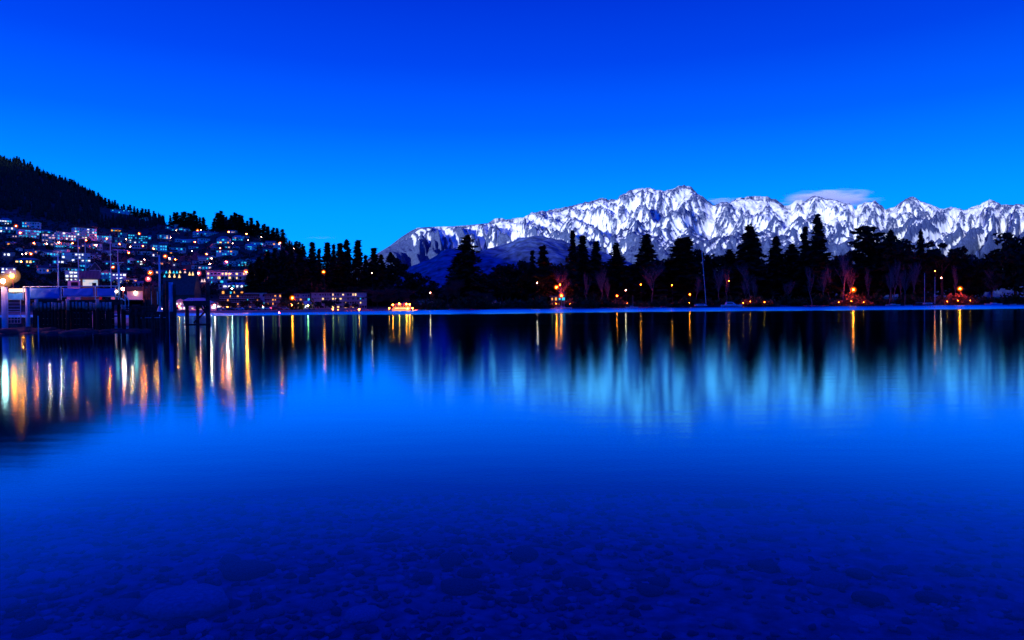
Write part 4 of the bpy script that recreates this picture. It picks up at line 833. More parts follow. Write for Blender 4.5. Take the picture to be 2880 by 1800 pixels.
wpart(wharf, MB().box(((xl + xr) / 2, DW + 4.1, deck_z - .16), (xr - xl, .22, .3)), 'deck_beam', 'old_wood')
nb_ = 34; pw = (xr - xl) / nb_
pm = MB().box((0, 0, 0), (pw * .9, 4.6, .07)); pme = bpy.data.meshes.new('plank'); pme.from_pydata([tuple(v) for v in pm.v], [], pm.f); pme.materials.append(M['old_wood']); pme.update()
for i in range(nb_):
    o = bpy.data.objects.new('plank', pme); col.objects.link(o); o.parent = wharf
    o.location = Vector((xl + pw * (i + .5), DW + 2.0, deck_z + .03 + random.uniform(-.008, .008))) - wharf.location
zl = P(200, 920, DW).z
for i, px in enumerate(list(np.arange(104, 196, 10.2)) + list(np.arange(202, 280, 10.0)) + list(np.arange(282, 326, 9.0))):
    px = px + random.uniform(-1.2, 1.2); r_ = random.uniform(.075, .115); x = P(px, 880, DW).x
    a = Vector((x + random.uniform(-.05, .05), DW - .32, zl + random.uniform(-.2, .1) - 1.6)); b = Vector((x, DW - .32, deck_z - .06 + random.uniform(-.12, .02)))
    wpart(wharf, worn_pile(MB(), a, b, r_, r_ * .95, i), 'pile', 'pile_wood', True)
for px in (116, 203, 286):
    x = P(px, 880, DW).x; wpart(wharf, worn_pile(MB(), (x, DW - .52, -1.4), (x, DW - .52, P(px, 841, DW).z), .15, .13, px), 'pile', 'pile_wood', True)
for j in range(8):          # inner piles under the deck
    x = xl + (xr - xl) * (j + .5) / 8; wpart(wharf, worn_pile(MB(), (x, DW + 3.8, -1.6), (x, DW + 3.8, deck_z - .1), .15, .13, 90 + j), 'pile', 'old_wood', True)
for (x0, x1) in [(100, 196), (200, 256), (261, 276), (280, 296), (306, 322)]:  # dark boards added behind the piles so the gaps stay black
    a, b = P(x0, 848, DW + .7), P(x1, 928, DW + .7)
    nbd = 5
    for q in range(nbd): wpart(wharf, MB().box(((a.x + b.x) / 2, DW + .7, a.z + (b.z - a.z) * (q + .5) / nbd), (b.x - a.x, .08, (a.z - b.z) / nbd * .97)), 'gap_backing', 'old_wood')
rt, rm_ = P(200, 805.5, DW).z, P(200, 835, DW).z
wpart(wharf, MB().tube((P(66, 805, DW).x, DW, rt), (P(336, 805, DW).x, DW, rt), .035, n=8), 'rail', 'cyan_lit_steel', True)
wpart(wharf, MB().tube((P(84, 835, DW).x, DW, rm_), (P(336, 835, DW).x, DW, rm_), .026, n=8), 'rail', 'cyan_lit_steel', True)
for px in (66, 172, 268, 325):
    x = P(px, 830, DW).x; wpart(wharf, MB().tube((x, DW, deck_z - .25), (x, DW, rt), .042, n=8), 'railing_post', 'cyan_lit_steel', True)
def tarp(px0, px1, py0, py1, parent, seed, D=DW - .06):
    nx, nz_ = 26, 8; a, b = P(px0, py0, D), P(px1, py1, D)
    xs_, zs_ = np.linspace(a.x, b.x, nx), np.linspace(a.z, b.z, nz_); X_, Z_ = np.meshgrid(xs_, zs_)
    v = (Z_ - b.z) / (a.z - b.z)
    Y_ = D + .06 * fbm(X_ * 1.6 + seed + (1 - v) * 1.4, Z_ * 1.2, 3) + .05 * np.sin((X_ - Z_ * 1.5) * 7) * fbm(X_ * .8 + seed, Z_, 2)
    Z2 = Z_ - .05 * np.sin(np.pi * (X_ - a.x) / (b.x - a.x)) * v
    me = np_mesh('tarpaulin', np.stack([X_ - parent.location.x, Y_ - parent.location.y, Z2 - parent.location.z], -1).reshape(-1, 3), grid_faces(nz_, nx), True)
    o = link_mesh('tarpaulin', me, M['tarp'], parent); md = o.modifiers.new('thickness', 'SOLIDIFY'); md.thickness = .012
tarp(82, 168, 809, 840, wharf, 1); tarp(177, 263, 810, 833, wharf, 2); tarp(272, 323, 810, 833, wharf, 3)
# bits and pieces standing on the deck behind the rail
for i, (px, py, w_, h_, mt, nm, lb) in enumerate([(164, 838, 4, 8, 'trim', 'fish_bin', 'narrow white bin behind the wharf rail'), (205, 839, 10, 9, 'trim', 'crate', 'square white crate behind the middle tarpaulin'), (219, 839, 11, 9, 'white_wall', 'crate', 'tilted pale crate beside the square white one'), (283, 839, 6, 9, 'hull_red', 'fuel_can', 'small red can behind the right tarpaulin'), (317, 839, 8, 9, 'trim', 'crate', 'white crate at the corner post of the rail')]):
    c = P(px, py, DW + 1.2); k = DW / F; t = empty(nm, (c.x, DW + 1.2, deck_z + .07), .2 * i, lb, 'container')
    MB().box((0, 0, h_ * k / 2), (w_ * k, w_ * k * .8, h_ * k)).build('body', M[mt], t); MB().box((0, 0, h_ * k + .02), (w_ * k * 1.08, w_ * k * .9, .05)).build('lid', M[mt], t)

# big steel mooring piles
def steel_pile(px, y0, r_, D, label, lean=0):
    a = P(px + lean, 925, D); b = P(px, y0, D); t = empty('mooring_pile', (a.x, D, -2.0), 0, label, 'pile')
    wpart(t, MB().tube((a.x, D, -2.0), (b.x, D, b.z), r_, r_, 20), 'shaft', 'pile_steel', True)
    wpart(t, MB().tube((b.x, D, b.z - .02), (b.x, D, b.z + .05), r_ * 1.06, r_ * .9, 20), 'cap', 'dark_metal')
    return t
steel_pile(12, 806, .20, 52, 'thick pale steel pile carrying the glaring floodlight', 2)
steel_pile(77, 809, .15, 52.4, 'steel pile standing against the end of the first tarpaulin', 2)
steel_pile(480, 793, .155, 52.5, 'smooth pale steel pile beside the cyan-lit pole')
def lamp_on(px, py, D, r_, mt, foot, label, name='floodlight'):
    c = P(px, py, D); t = empty(name, foot, 0, label, 'lamp')
    f = Vector(foot)
    wpart(t, MB().tube(f, (c.x, c.y + .1, c.z - r_ * .6), .035, n=6), 'bracket', 'dark_metal')
    lh = wpart(t, MB().ball(c, r_, 14, 9), 'lamp_head', mt, True)
    if 'flood' in mt: [MB().ball(c - t.location, q, 20, 12).build('glow_ball', M['glow_flood'], lh, True) for q in (.26, .40, .60)]  # floodlight glare added as nested glowing balls
lamp_on(8, 791, 52, .16, 'lamp_flood', P(10, 806, 52), 'glaring floodlight on top of the thick steel pile')
lamp_on(33, 776, 55, .17, 'lamp_flood_orange', P(40, 846, 55), 'glaring orange floodlight on a thin stem beside the steel pile')
# gangway gate at the end of the wharf
t = empty('gangway_gate', P(40, 912, 52.5), 0, 'dark barred gangway gate hung between two steel piles', 'gate'); mb = MB()
for px in (22, 58): mb.tube(P(px, 843, 52.5), P(px, 909, 52.5), .03, n=6)
wpart(t, mb, 'frame', 'pile_steel')
for y in (843, 852, 861, 870, 876, 889, 899, 909): wpart(t, MB().tube(P(22, y, 52.5), P(58, y, 52.5), .014, n=6), 'bar', 'pile_steel')
for px in (31, 40, 49): wpart(t, MB().tube(P(px, 889, 52.5), P(px, 909, 52.5), .012, n=6), 'bar', 'pile_steel')
t = empty('banner', P(40, 846, 54), 0, 'blue canvas screen beneath the long white light', 'screen'); tarp(22, 64, 824, 843, t, 7, 53.6)
wpart(t, MB().tube(P(20, 823, 53.6), P(66, 823, 53.6), .02, n=6).tube(P(20, 823, 53.6), P(20, 846, 53.6), .025, n=6).tube(P(66, 823, 53.6), P(66, 846, 53.6), .025, n=6), 'frame', 'cyan_lit_steel')
t = empty('strip_light', P(46, 822, 53.5), 0, 'long white strip light glowing beside the steel pile', 'lamp')
wpart(t, MB().box(P(48, 816, 53.5), (1.2, .12, .22)), 'diffuser', 'tube_light'); wpart(t, MB().box(P(48, 811, 53.5), (1.4, .2, .05)).tube(P(66, 812, 53.5), P(66, 823, 53.5), .02, n=6), 'housing', 'dark_metal')
# thin stake in the rocks
p0 = P(108, 932, 50.5); t = empty('stake', p0, 0, 'thin pale stake standing in the rocks before the piles', 'stake'); wpart(t, MB().tube(p0 - Vector((0, 0, .8)), P(107, 888, 50.5), .045, .035, 8), 'shaft', 'pile_steel'); wpart(t, MB().tube(P(107, 888.5, 50.5), P(107, 887, 50.5), .05, .05, 8), 'cap', 'dark_metal')

# poles with cyan light put into their colour
def pole(px, y0, y1, r_, D, label, top=None, base=True):
    a, b = P(px + (y1 - y0) * .012, y1, D), P(px, y0, D); t = empty('light_pole', a, 0, label, 'pole')
    wpart(t, MB().tube(a, b, r_, r_ * .8, 14), 'shaft', 'cyan_lit_steel', True)
    if base: wpart(t, MB().tube(a, a + Vector((0, 0, .42)), r_ * 2.9, r_ * 1.05, 14), 'base_cone', 'cyan_lit_steel')
    if top == 'tee':
        wpart(t, MB().box(b + Vector((.12, 0, .22)), (.95, .12, .05)).box(b + Vector((.1, 0, .10)), (.5, .1, .04)).tube(b, b + Vector((.05, 0, .25)), .05, n=8), 'crosshead', 'cyan_lit_steel')
    if top == 'frame':
        wpart(t, MB().box(b + Vector((.02, 0, .33)), (.62, .3, .04)).tube(b, b + Vector((-.25, 0, .33)), .02, n=6).tube(b, b + Vector((.28, 0, .33)), .02, n=6).tube(b, b + Vector((0, 0, .35)), .025, n=6), 'platform', 'cyan_lit_steel')
    if top == 'head':
        wpart(t, MB().box(b + Vector((0, 0, .1)), (.16, .16, .22)).tube(b + Vector((.05, 0, .08)), b + Vector((.32, 0, .02)), .04, n=8), 'lamp_bracket', 'dark_metal')
    return t
pole(163, 714, 846, .055, 56, 'cyan-lit pole with a wide crosshead rising behind the first tarpaulin', 'tee', False)
pole(334, 750, 838, .085, 53.4, 'stout cyan-lit mast with a small platform at the end of the rail', 'frame', False)
pole(448, 716, 876, .075, 52.0, 'tall cyan-lit pole on a cone foot at the end of the low jetty', 'head', True)
t = empty('hoist', P(341, 862, 53.2), 0, 'cyan-lit hoist bracket hanging at the wharf corner', 'hoist'); wpart(t, MB().tube(P(341, 838, 53.2), P(341, 862, 53.2), .07, n=8), 'post', 'cyan_lit_steel'); wpart(t, MB().tube(P(340, 840, 53.2), P(352, 846, 53.2), .05, n=8).tube(P(352, 828, 53.2), P(362, 846, 53.2), .03, n=6).tube(P(362, 846, 53.2), P(361, 885, 53.2), .022, n=6).tube(P(351, 826, 53.2), P(353, 884, 53.2), .03, n=6), 'arm', 'cyan_lit_steel')
lamp_on(327.5, 820, 53.0, .10, 'lamp_cool', P(325, 835, 53.0), 'round white globe lamp on the corner post of the rail', 'globe_lamp')
lamp_on(345.5, 813, 54.5, .11, 'lamp_white', P(345, 846, 54.5), 'warm white lamp beside the stout cyan-lit mast', 'globe_lamp')

# kiosk roof and lit panel behind the rail
D = 60.0; c = P(254, 846, D); th = math.atan2(-c.x, D); t = empty('wharf_kiosk', (c.x, D, deck_z), th, 'wharf kiosk with dark ribbed roof over a lit white display wall', 'kiosk')
k = D / F * math.cos(th); kz = D / F; za, zb = 87 * kz, 63 * kz; hw = 30 * k
MB().add([(-hw, -.1, za), (hw * .93, -.1, za), (hw * 1.04, -1.0, zb), (-hw, -1.0, zb), (-hw, 1.6, za - .1), (hw * .93, 1.6, za - .1), (-hw, 1.6, zb), (hw, 1.6, zb)], [(0, 3, 2, 1), (0, 1, 5, 4), (1, 2, 7, 5), (0, 4, 6, 3), (2, 3, 6, 7), (4, 5, 7, 6)]).build('roof', M['slate_roof'], t)
for q in range(15):
    x = -hw * .97 + hw * 1.94 * (q + .5) / 15; MB().tube((x, -.1, za + .01), (x + .03, -1.02, zb + .01), .022, n=4).build('roof_rib', M['iron_roof'], t)
MB().box((0, .6, zb / 2), (hw * 1.8, 1.6, zb - .02)).build('wall', M['timber_wall'], t)
em = emit('display', (.72, .78, 1.0), .85); n = em.node_tree; tcn = n.nodes.new('ShaderNodeTexCoord'); nz = n.nodes.new('ShaderNodeTexNoise'); nz.inputs['Scale'].default_value = 2.6; nz.inputs['Detail'].default_value = 5; rp = n.nodes.new('ShaderNodeValToRGB')
rp.color_ramp.elements[0].position = .38; rp.color_ramp.elements[0].color = (.35, .55, .9, 1); rp.color_ramp.elements[1].position = .52; rp.color_ramp.elements[1].color = (.85, .74, .85, 1)
n.links.new(tcn.outputs['Object'], nz.inputs['Vector']); n.links.new(nz.outputs[0], rp.inputs[0]); n.links.new(rp.outputs[0], n.nodes['Emission'].inputs[0])
MB().box((1 * k, -.25, 52 * kz), (42 * k, .08, 19 * kz)).build('display_panel', M['display'], t)
MB().box((12 * k, -.31, 48 * kz), (12 * k, .04, 10 * kz)).build('counter_hatch', M['dark_glass'], t)
for q in (-23, 25): MB().tube((q * k, -.8, zb), (q * k, -.8, 0), .05, n=6).build('post', M['dark_metal'], t)
# white wheelhouse boat behind the rail
def yacht(px, py_water, L, D, label, mast=None, hullm='hull_white', cabin=True, lean=0, name='yacht', rz=0, mastr=.06, boom=True, hh=.8):
    c = P(px, py_water, D); t = empty(name, (c.x, D, -.15), rz, label, 'boat')
    nsec = 9; ring = []; Vv = []; Ff = []
    for i in range(nsec):
        f = i / (nsec - 1); x = (f - .5) * L; wd = L * .16 * (math.sin(math.pi * min(1, f * .93 + .12)) ** .7 if f < 1 else 0) + .02; sh = hh * (1 + .35 * (f - .35) ** 2)
        for (yy_, zz_) in ((-wd, sh), (-wd * .92, sh * .45), (-wd * .3, -.1), (wd * .3, -.1), (wd * .92, sh * .45), (wd, sh)): Vv.append((x, yy_, zz_))
    for i in range(nsec - 1):
        for j in range(5): a_ = i * 6 + j; Ff.append((a_, a_ + 6, a_ + 7, a_ + 1))
        Ff.append((i * 6 + 5, i * 6 + 11, i * 6 + 6, i * 6))
    Ff.append(tuple(range(6))[::-1]); Ff.append(tuple((nsec - 1) * 6 + j for j in range(6)))
    MB().add(Vv, Ff).build('hull', M[hullm], t)
    if cabin:
        cb = MB().add([(-L * .16, -L * .08, hh), (L * .16, -L * .08, hh), (L * .16, L * .08, hh), (-L * .16, L * .08, hh), (-L * .15, -L * .065, hh + L * .055), (L * .09, -L * .06, hh + L * .055), (L * .09, L * .06, hh + L * .055), (-L * .15, L * .065, hh + L * .055)], [(0, 1, 5, 4), (1, 2, 6, 5), (2, 3, 7, 6), (3, 0, 4, 7), (4, 5, 6, 7)]).build('cabin', M['hull_white'], t)
        MB().box((-.02 * L, -L * .076, hh + L * .03), (L * .16, .03, L * .018)).build('window', M['dark_glass'], cb)
    if mast:
        for (mx_, h_) in mast:
            m_ = MB().tube((mx_, 0, hh * .6), (mx_ + lean * h_, 0, h_), mastr, mastr * .7, 8).build('mast', M['mast_metal'], t)
            if boom: MB().tube((mx_, 0, hh + 1.0), (mx_ - L * .33, 0, hh + .9), mastr * .7, n=6).build('boom', M['mast_metal'], m_); MB().tube((mx_ - .1, 0, hh + 1.15), (mx_ - L * .31, 0, hh + 1.05), mastr * 1.6, n=6).build('furled_sail', M['canvas'], m_)
            st = MB()
            for q in (-L * .47, L * .46): st.tube((mx_ + lean * h_, 0, h_ * .97), (q, 0, hh), .012, n=3)
            st.build('stay', M['dark_metal'], m_)
    return t
D = 64; t = yacht(214, 880, 6.0, D, 'white wheelhouse launch moored behind the wharf rail', None, hh=1.2, name='launch', cabin=False)
wz = P(214, 790, D).z + .15
cb = MB().add([(-.55, -.6, 1.2), (.9, -.6, 1.2), (.9, .6, 1.2), (-.55, .6, 1.2), (-.35, -.55, wz), (.7, -.55, wz), (.7, .55, wz), (-.35, .55, wz)], [(0, 1, 5, 4), (1, 2, 6, 5), (2, 3, 7, 6), (3, 0, 4, 7), (4, 5, 6, 7)]).build('wheelhouse', M['hull_white'], t)
MB().box((.3, -.60, wz - .35), (.62, .06, .42)).build('window', M['dark_glass'], cb)
for px, y0, D, lb in [(216, 672, 75, 'yacht whose thin mast rises past the white apartments'), (236, 669, 78, 'yacht with the slightly thicker mast just beside the kiosk roof'), (306, 660, 72, 'yacht with the tallest blue mast and a tripod of stays'), (326, 704, 70, 'yacht with the thinnest short mast by the cyan-lit mast')]:
    h_ = P(px, y0, D).z; yacht(px, 880, 7.5, D, lb, [(.3, h_ + .15)], hh=.9, mastr=.055, boom=False)
# white shed with an oval lamp
D = 58; a, b = P(357, 819, D), P(403, 849, D); t = empty('shed', ((a.x + b.x) / 2, D, -.5), 0, 'plain white shed wall with an oval lamp beside the dark jetty', 'shed')
wpart(t, MB().box(((a.x + b.x) / 2, D + 1.2, (a.z + b.z) / 2 - .1), (b.x - a.x, 2.4, a.z - b.z + .2)), 'wall', 'white_wall'); wpart(t, MB().box(((a.x + b.x) / 2, D + 1.2, a.z + .2), (b.x - a.x + .3, 2.8, .36)), 'roof', 'slate_roof')
wpart(t, MB().ball(P(380, 824, D - .1), .10, 12, 8, (1, .7, 1.7)), 'lamp', 'lamp_cool', True); wpart(t, MB().box(((a.x + b.x) / 2, D + 1.2, b.z / 2 - .7), (b.x - a.x - .2, 2.0, b.z + .8)), 'footing', 'old_wood')

# low dark jetty running out to the cyan-lit pole
jet = empty('jetty', P(420, 900, 54), 0, 'low dark jetty of weathered planks on short piles beneath the cyan-lit pole', 'jetty'); jet.location.z = -1
for (x0, x1, y, h_) in [(352, 483, 878, 8), (345, 450, 862, 4), (345, 446, 869, 3)]:
    a, b = P(x0, y, 52.6), P(x1, y, 52.6)
    wpart(jet, MB().box(((a.x + b.x) / 2, 52.6, a.z - h_ * .0138), (b.x - a.x, .25, h_ * .0276)), 'deck_beam', 'old_wood')
a, b = P(350, 877, 52.8), P(486, 877, 52.8); nb_ = 16; pw = (b.x - a.x) / nb_
pm = MB().box((0, 0, 0), (pw * .9, 2.6, .07)); pme = bpy.data.meshes.new('plank'); pme.from_pydata([tuple(v) for v in pm.v], [], pm.f); pme.materials.append(M['old_wood']); pme.update()
for i in range(nb_):
    o = bpy.data.objects.new('plank', pme); col.objects.link(o); o.parent = jet; o.location = Vector((a.x + pw * (i + .5), 53.9, a.z + .03 + random.uniform(-.01, .01))) - jet.location
wpart(jet, MB().tube(P(396, 894, 52.4), P(470, 893, 52.4), .03, n=6), 'handrail', 'pile_steel')
for i, (px, y0, r_) in enumerate([(348, 858, .17), (366, 868, .1), (384, 868, .1), (404, 872, .12), (430, 878, .12), (455, 878, .13), (471, 790, .12), (492, 800, .13), (484, 876, .18)]):
    x = P(px, 900, 52.4).x; wpart(jet, worn_pile(MB(), (x, 52.4, -1.6), (x, 52.4, P(px, y0, 52.4).z), r_, r_ * .92, 50 + i), 'pile', 'pile_wood' if i == 0 else 'old_wood', True)
g = 'old mooring piles beyond the jetty'
for i, (px, y0) in enumerate([(406, 806), (414, 812), (421, 803), (431, 806), (438, 814), (463, 800), (444, 802)]):
    D = 56 + i * .8; x = P(px, 850, D).x; t = empty('mooring_post', (x, D, -1.5), 0, 'dark old timber mooring post beyond the jetty', 'post', g)
    wpart(t, worn_pile(MB(), (x, D, -1.5), (x, D, P(px, y0, D).z), .12, .11, 70 + i), 'shaft', 'old_wood', True); z = P(px, y0, D).z; wpart(t, MB().tube((x, D, z), (x, D, z + .06), .125, .06, 9), 'cap', 'old_wood')
# timber dolphin
dol = empty('timber_dolphin', P(555, 915, 50), 0, 'free-standing dark timber dolphin with braced posts and cap beams', 'dolphin'); dol.location.z = -1.2; D = 50
for i, (px, y0, r_) in enumerate([(526, 850, .14), (556, 852, .13), (585, 796, .15), (583, 850, .12)]):
    Dd = D + (1.6 if i == 3 else 0); x = P(px, 880, Dd).x; wpart(dol, worn_pile(MB(), (x, Dd, -1.4), (x, Dd, P(px, y0, Dd).z), r_, r_ * .9, 30 + i), 'pile', 'old_wood', True)
for (x0, y0, x1, y1, r_) in [(516, 850, 588, 850, .13), (518, 857, 586, 857, .10), (519, 913, 592, 913, .09)]: wpart(dol, MB().box((P(x0, y0, D - .2) + P(x1, y1, D - .2)) / 2, ((P(x1, y1, D) - P(x0, y0, D)).length, .22, r_ * 1.6)), 'cap_beam', 'old_wood')
for (x0, y0, x1, y1) in [(562, 860, 584, 884), (584, 870, 545, 908), (572, 856, 590, 900)]: wpart(dol, MB().tube(P(x0, y0, D - .15), P(x1, y1, D - .15), .07, n=6), 'brace', 'old_wood')

# boulders at the waterline under the wharf
def rock_mesh(seed, n=12, m_=8):
    r = np.random.default_rng(seed); mb = MB().ball((0, 0, 0), 1, n, m_); v = np.array([tuple(q) for q in mb.v])
    o = r.uniform(0, 50); d = 1 + .28 * fbm(v[:, 0] * 1.1 + o, v[:, 1] * 1.1 + v[:, 2] * .7 + o, 3) + .10 * fbm(v[:, 0] * 3 + o, v[:, 2] * 3 + o, 2)
    v = v * d[:, None]; v[:, 2] = np.where(v[:, 2] > .55, .55 + (v[:, 2] - .55) * .35, v[:, 2])
    me = bpy.data.meshes.new('rock'); me.from_pydata(v.tolist(), [], mb.f); me.polygons.foreach_set('use_smooth', [True] * len(me.polygons)); me.update(); return me
RK = [rock_mesh(500 + i) for i in range(9)]
g = 'boulders along the waterline under the wharf'; r = random.Random(4)
for i in range(46):
    px = r.uniform(-30, 420); D = r.uniform(46.5, 52.3); x = (px - 1440) / F * D; s = r.uniform(.25, .75) * (1.25 if px < 240 else .8)
    o = link_mesh('boulder', RK[i % 9], M['boulder']); o.location = (x, D, -.12 + .08 * r.random()); o.scale = (s * 1.3, s, s * r.uniform(.45, .8)); o.rotation_euler = (0, r.uniform(-.2, .2), r.uniform(0, 6)); tag(o, 'rough dark boulder heaped at the waterline under the wharf', 'boulder', g)

# ================================================================== BOATS ON THE FAR SHORE
yacht(1584, 871, 11, 425, 'white yacht moored before the orange lit hut', [(-1, 13), (.6, 11)], mastr=.06)
yacht(1778, 868, 7.5, 420, 'small white yacht with a short mast', [(.5, 8.0)], mastr=.05)
D = 425; h_ = P(1974, 694, D).z
yacht(1972, 867, 23, D, 'dark-hulled yacht with a very tall leaning silver mast', [(3.2, h_)], 'hull_dark', True, -.075, mastr=.2, hh=1.0)
t = yacht(2058, 866, 13, 420, 'white motor cruiser beside the dark-hulled yacht', None, hh=1.6, name='motor_cruiser', cabin=False)
cb = MB().add([(-4, -1.4, 1.6), (2.6, -1.4, 1.6), (2.6, 1.4, 1.6), (-4, 1.4, 1.6), (-3.4, -1.2, 3.2), (.6, -1.2, 3.2), (.6, 1.2, 3.2), (-3.4, 1.2, 3.2)], [(0, 1, 5, 4), (1, 2, 6, 5), (2, 3, 7, 6), (3, 0, 4, 7), (4, 5, 6, 7)]).build('cabin', M['hull_white'], t); MB().box((-1.5, -1.36, 2.5), (3.6, .1, .6)).build('window', M['dark_glass'], cb)
MB().box((-1.8, 0, 3.5), (3.0, 2.2, .12)).tube((-3.0, 0, 3.2), (-3.0, 0, 4.4), .05, n=6).build('flybridge', M['hull_white'], t)
D = 430; yacht(2610, 857, 17, D, 'dark two-masted boat with bare masts and no sails set', [(-2.2, P(2598, 767, D).z), (4.3, P(2629, 778, D).z)], 'hull_dark', True, mastr=.13, hh=.9)
for px, py, L, mt, D, lb in [(2795, 856, 11, 'hull_white', 430, 'white launch moored past the two-masted boat'), (2512, 859, 9, 'hull_white', 430, 'low white dinghy moored near the two-masted boat'), (2556, 858, 5, 'hull_white', 428, 'short white tender beside the two-masted boat'), (2850, 855, 4, 'hull_white', 432, 'tiny white tender past the white launch'), (1336, 874, 6, 'hull_red', 366, 'small red rowing boat drawn up on the beach'), (1180, 876, 6, 'hull_white', 330, 'small pale rowing boat on the beach by the lit pavilion'), (1848, 866, 5, 'hull_white', 425, 'white dinghy under the mottled giant conifer')]:
    yacht(px, py, L, D, lb, None, mt, L > 8, name='launch' if L > 8 else 'dinghy', hh=.55 if L < 8 else .9)
# red navigation light in the shallows
c = P(785, 880, 240); t = empty('navigation_mark', (c.x, 240, -1), 0, 'red navigation light on a stake off the beach', 'beacon'); MB().tube((0, 0, -.5), (0, 0, c.z + 1), .08, n=8).build('stake', M['dark_metal'], t); MB().ball((0, 0, c.z + 1.1), .22, 10, 6).build('lamp_head', M['lamp_red'], t, True)

# lit lakeside pavilion with awning lights
D = 330; c = P(1128, 873, D); t = empty('lakeside_pavilion', (c.x, D, T(c.x, D)), 0, 'lakeside pavilion ablaze with orange lamps and a glowing awning', 'pavilion'); k = D / F
W2 = 70 * k; MB().box((0, 2.2, 1.6), (W2 * .7, 4.0, 3.2)).build('wall', M['cream_wall'], t); roof_mesh('hip', W2 * .72, 4.6, 3.2, 1.5).build('roof', M['slate_roof'], t)
MB().box((.3, -.4, .8), (W2 * .72, .3, .9)).build('counter', M['win_amber'], t); MB().box((.5, -.3, 2.2), (W2 * .6, .2, .5)).build('awning_light', M['win_warm'], t)
for (px, py, r_) in [(1105, 858, .36), (1123, 854, .26), (1143, 855, .30), (1152, 856, .28), (1095, 867, .22), (1146, 868, .24), (1160, 867, .26)]:
    q = P(px, py, D - 1.5); z0 = q.z - t.location.z; lp = MB().ball((q.x - c.x, -1.5, z0), r_, 10, 6).build('lamp', M['lamp_big' if r_ > .27 else 'lamp_yellow'], t, True)
    MB().tube((q.x - c.x, -1.4, -.3), (q.x - c.x, -1.4, z0), .05, n=5).build('post', M['dark_metal'], t)

# parked cars on the promenade
def car(px, D, mt, label, rz=0):
    x = (px - 1440) / F * D; t = empty('parked_car', (x, D, T(x, D)), rz, label, 'car', 'cars parked along the promenade')
    s = lambda y: [(-2.1, y, .35), (2.1, y, .35), (2.15, y, .75), (1.3, y * .98, .9), (.75, y * .85, 1.42), (-1.0, y * .85, 1.46), (-1.75, y * .95, .95), (-2.15, y, .85)]
    a, b = s(-.85), s(.85); nn = len(a); MB().add(a + b, [tuple(range(nn)), tuple(range(2 * nn - 1, nn - 1, -1))] + [(i, nn + i, nn + (i + 1) % nn, (i + 1) % nn) for i in range(nn)]).build('body', M[mt], t)
    MB().add([(1.1, -.86, .95), (.7, -.76, 1.36), (-.95, -.76, 1.38), (-1.5, -.86, .98)], [(0, 1, 2, 3)]).build('window', M['dark_glass'], t)
    for sx_ in (-1.3, 1.3):
        for sy_ in (-.8, .8): MB().tube((sx_, sy_ - .1, .32), (sx_, sy_ + .1, .32), .33, n=12).build('wheel', M['rubber'], t)
for i, (px, mt, lb) in enumerate([(622, 'car_silver', 'silver car parked beside the little kiosk'), (648, 'car_dark', 'dark car parked before the slatted lodge'), (676, 'car_white', 'white car parked before the slatted lodge'), (702, 'car_dark', 'dark car parked by the plain white stair block'), (722, 'car_silver', 'silver car parked by the plain white stair block'), (756, 'car_white', 'white car parked beside the white globe lamp'), (780, 'car_red', 'red car parked before the short dark lodge wing'), (800, 'car_silver', 'silver car parked by the floodlit shrub')]):
    car(px, 318 + (i % 3) * 3, mt, lb, random.uniform(-.2, .2))

# ================================================================== STONES UNDER WATER
SM_ = [rock_mesh(600 + i, 9, 6) for i in range(10)]
for i_, (lo, hi_) in enumerate([(.13, .5)] * 1): pass
stone_mats = [mat('stone_pale', (.33, .32, .31), .8, noise=(9, .3)), mat('stone_mid', (.2, .197, .19), .8, noise=(9, .35)), mat('stone_dark', (.09, .088, .085), .8, noise=(9, .35))]
SMM = []
for i, me in enumerate(SM_):
    for j, sm_ in enumerate(stone_mats):
        q = me.copy(); q.materials.append(sm_); SMM.append((j, q))
by = [[q for j, q in SMM if j == k] for k in range(3)]
def stone(x, y, w_, d_, h_, j, rz):
    o = bpy.data.objects.new('stone', by[j][random.randrange(10)]); col.objects.link(o); o.parent = bed
    o.location = (x, y, float(bed_z(np.array(x), np.array(y))) + h_ * .12); o.scale = (w_ / 2, d_ / 2, h_ / 2); o.rotation_euler = (random.uniform(-.12, .12), random.uniform(-.12, .12), rz)
for px, py, wp, j in [(520, 1712, 250, 0), (355, 1718, 120, 1), (90, 1632, 78, 0), (165, 1628, 86, 0), (236, 1550, 62, 0), (240, 1640, 44, 1), (700, 1615, 150, 2), (560, 1775, 80, 0), (710, 1745, 70, 1), (690, 1522, 46, 0), (450, 1444, 44, 0), (865, 1680, 34, 0), (1300, 1660, 130, 2), (1480, 1620, 60, 1), (1260, 1720, 90, 1), (1640, 1560, 70, 0), (1780, 1600, 60, 1), (2150, 1600, 90, 2), (2330, 1640, 120, 1), (2420, 1620, 80, 2), (2510, 1610, 60, 2), (2450, 1690, 110, 2), (2060, 1425, 110, 2), (2360, 1465, 170, 1), (2150, 1515, 100, 1), (1990, 1640, 90, 0), (2620, 1690, 90, 2), (2700, 1620, 70, 2), (1000, 1600, 50, 0), (1090, 1660, 60, 0)]:
    x, y = bed_hit(px, py); w_ = wp * y / F; stone(x, y, w_, w_ * .75, w_ * .42, j, random.uniform(-.3, .3))
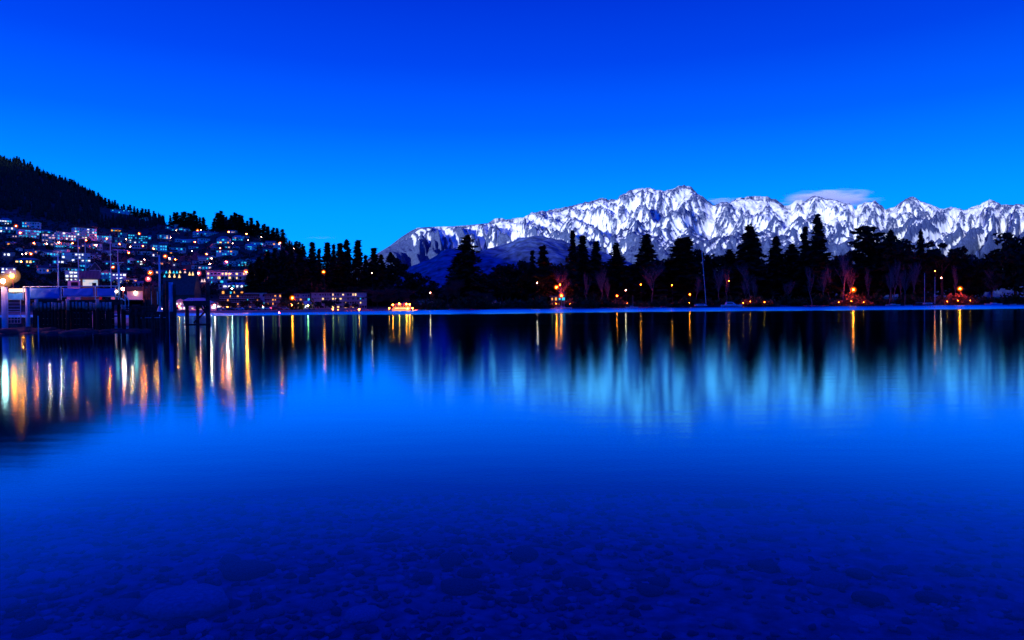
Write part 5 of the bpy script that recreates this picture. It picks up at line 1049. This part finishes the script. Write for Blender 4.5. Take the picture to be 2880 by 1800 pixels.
r = random.Random(31); k = 0
while k < 268:
    u = r.uniform(-.8, .8); y = 2.9 + 5.6 * r.random() ** 1.5; x = u * y
    if u > .25 and r.random() < .55: continue
    w_ = r.choice([.06, .08, .1, .12, .16, .2]) * r.uniform(.7, 1.1) * (1 + (y - 3) * .08); stone(x, y, w_, w_ * r.uniform(.6, 1), w_ * r.uniform(.3, .5), r.choice([0, 1, 1, 2, 2]), r.uniform(0, 6)); k += 1
# the finer shingle, too many to count
iv = np.array([tuple(q) for q in MB().ball((0, 0, 0), 1, 6, 4).v]); ifc = MB().ball((0, 0, 0), 1, 6, 4).f
tri = np.array([f if len(f) == 3 else f[:3] for f in ifc] + [(f[0], f[2], f[3]) for f in ifc if len(f) == 4])
for nm, mt, cnt, seed in (('pebble', 'stone_pale', 1700, 1), ('pebble', 'stone_mid', 3600, 2), ('pebble', 'stone_dark', 2800, 3)):
    r2 = np.random.default_rng(seed); y = 2.4 + 7.5 * r2.uniform(0, 1, cnt) ** 1.3; u = r2.uniform(-.9, .9, cnt); keep = (u < .22) | (r2.uniform(0, 1, cnt) < .4); y, u = y[keep], u[keep]; x = u * y; m_ = len(x)
    s = r2.uniform(.014, .04, m_) * (1 + (y - 2) * .08); sc = np.stack([s, s * r2.uniform(.6, 1, m_), s * r2.uniform(.35, .6, m_)], 1)
    a = r2.uniform(0, 6.28, m_); base = iv[None] * sc[:, None, :] * (1 + .2 * r2.normal(size=(m_, len(iv), 1)))
    X_ = base[..., 0] * np.cos(a)[:, None] - base[..., 1] * np.sin(a)[:, None] + x[:, None]; Y_ = base[..., 0] * np.sin(a)[:, None] + base[..., 1] * np.cos(a)[:, None] + y[:, None]; Z_ = base[..., 2] + (bed_z(x, y) + s * .15)[:, None]
    Fc = (tri[None] + (np.arange(m_) * len(iv))[:, None, None]).reshape(-1, 3)
    o = link_mesh('pebbles', np_mesh('pebbles', np.stack([X_, Y_, Z_], -1).reshape(-1, 3), Fc, True), M[mt], bed); tag(o, kind='stuff')
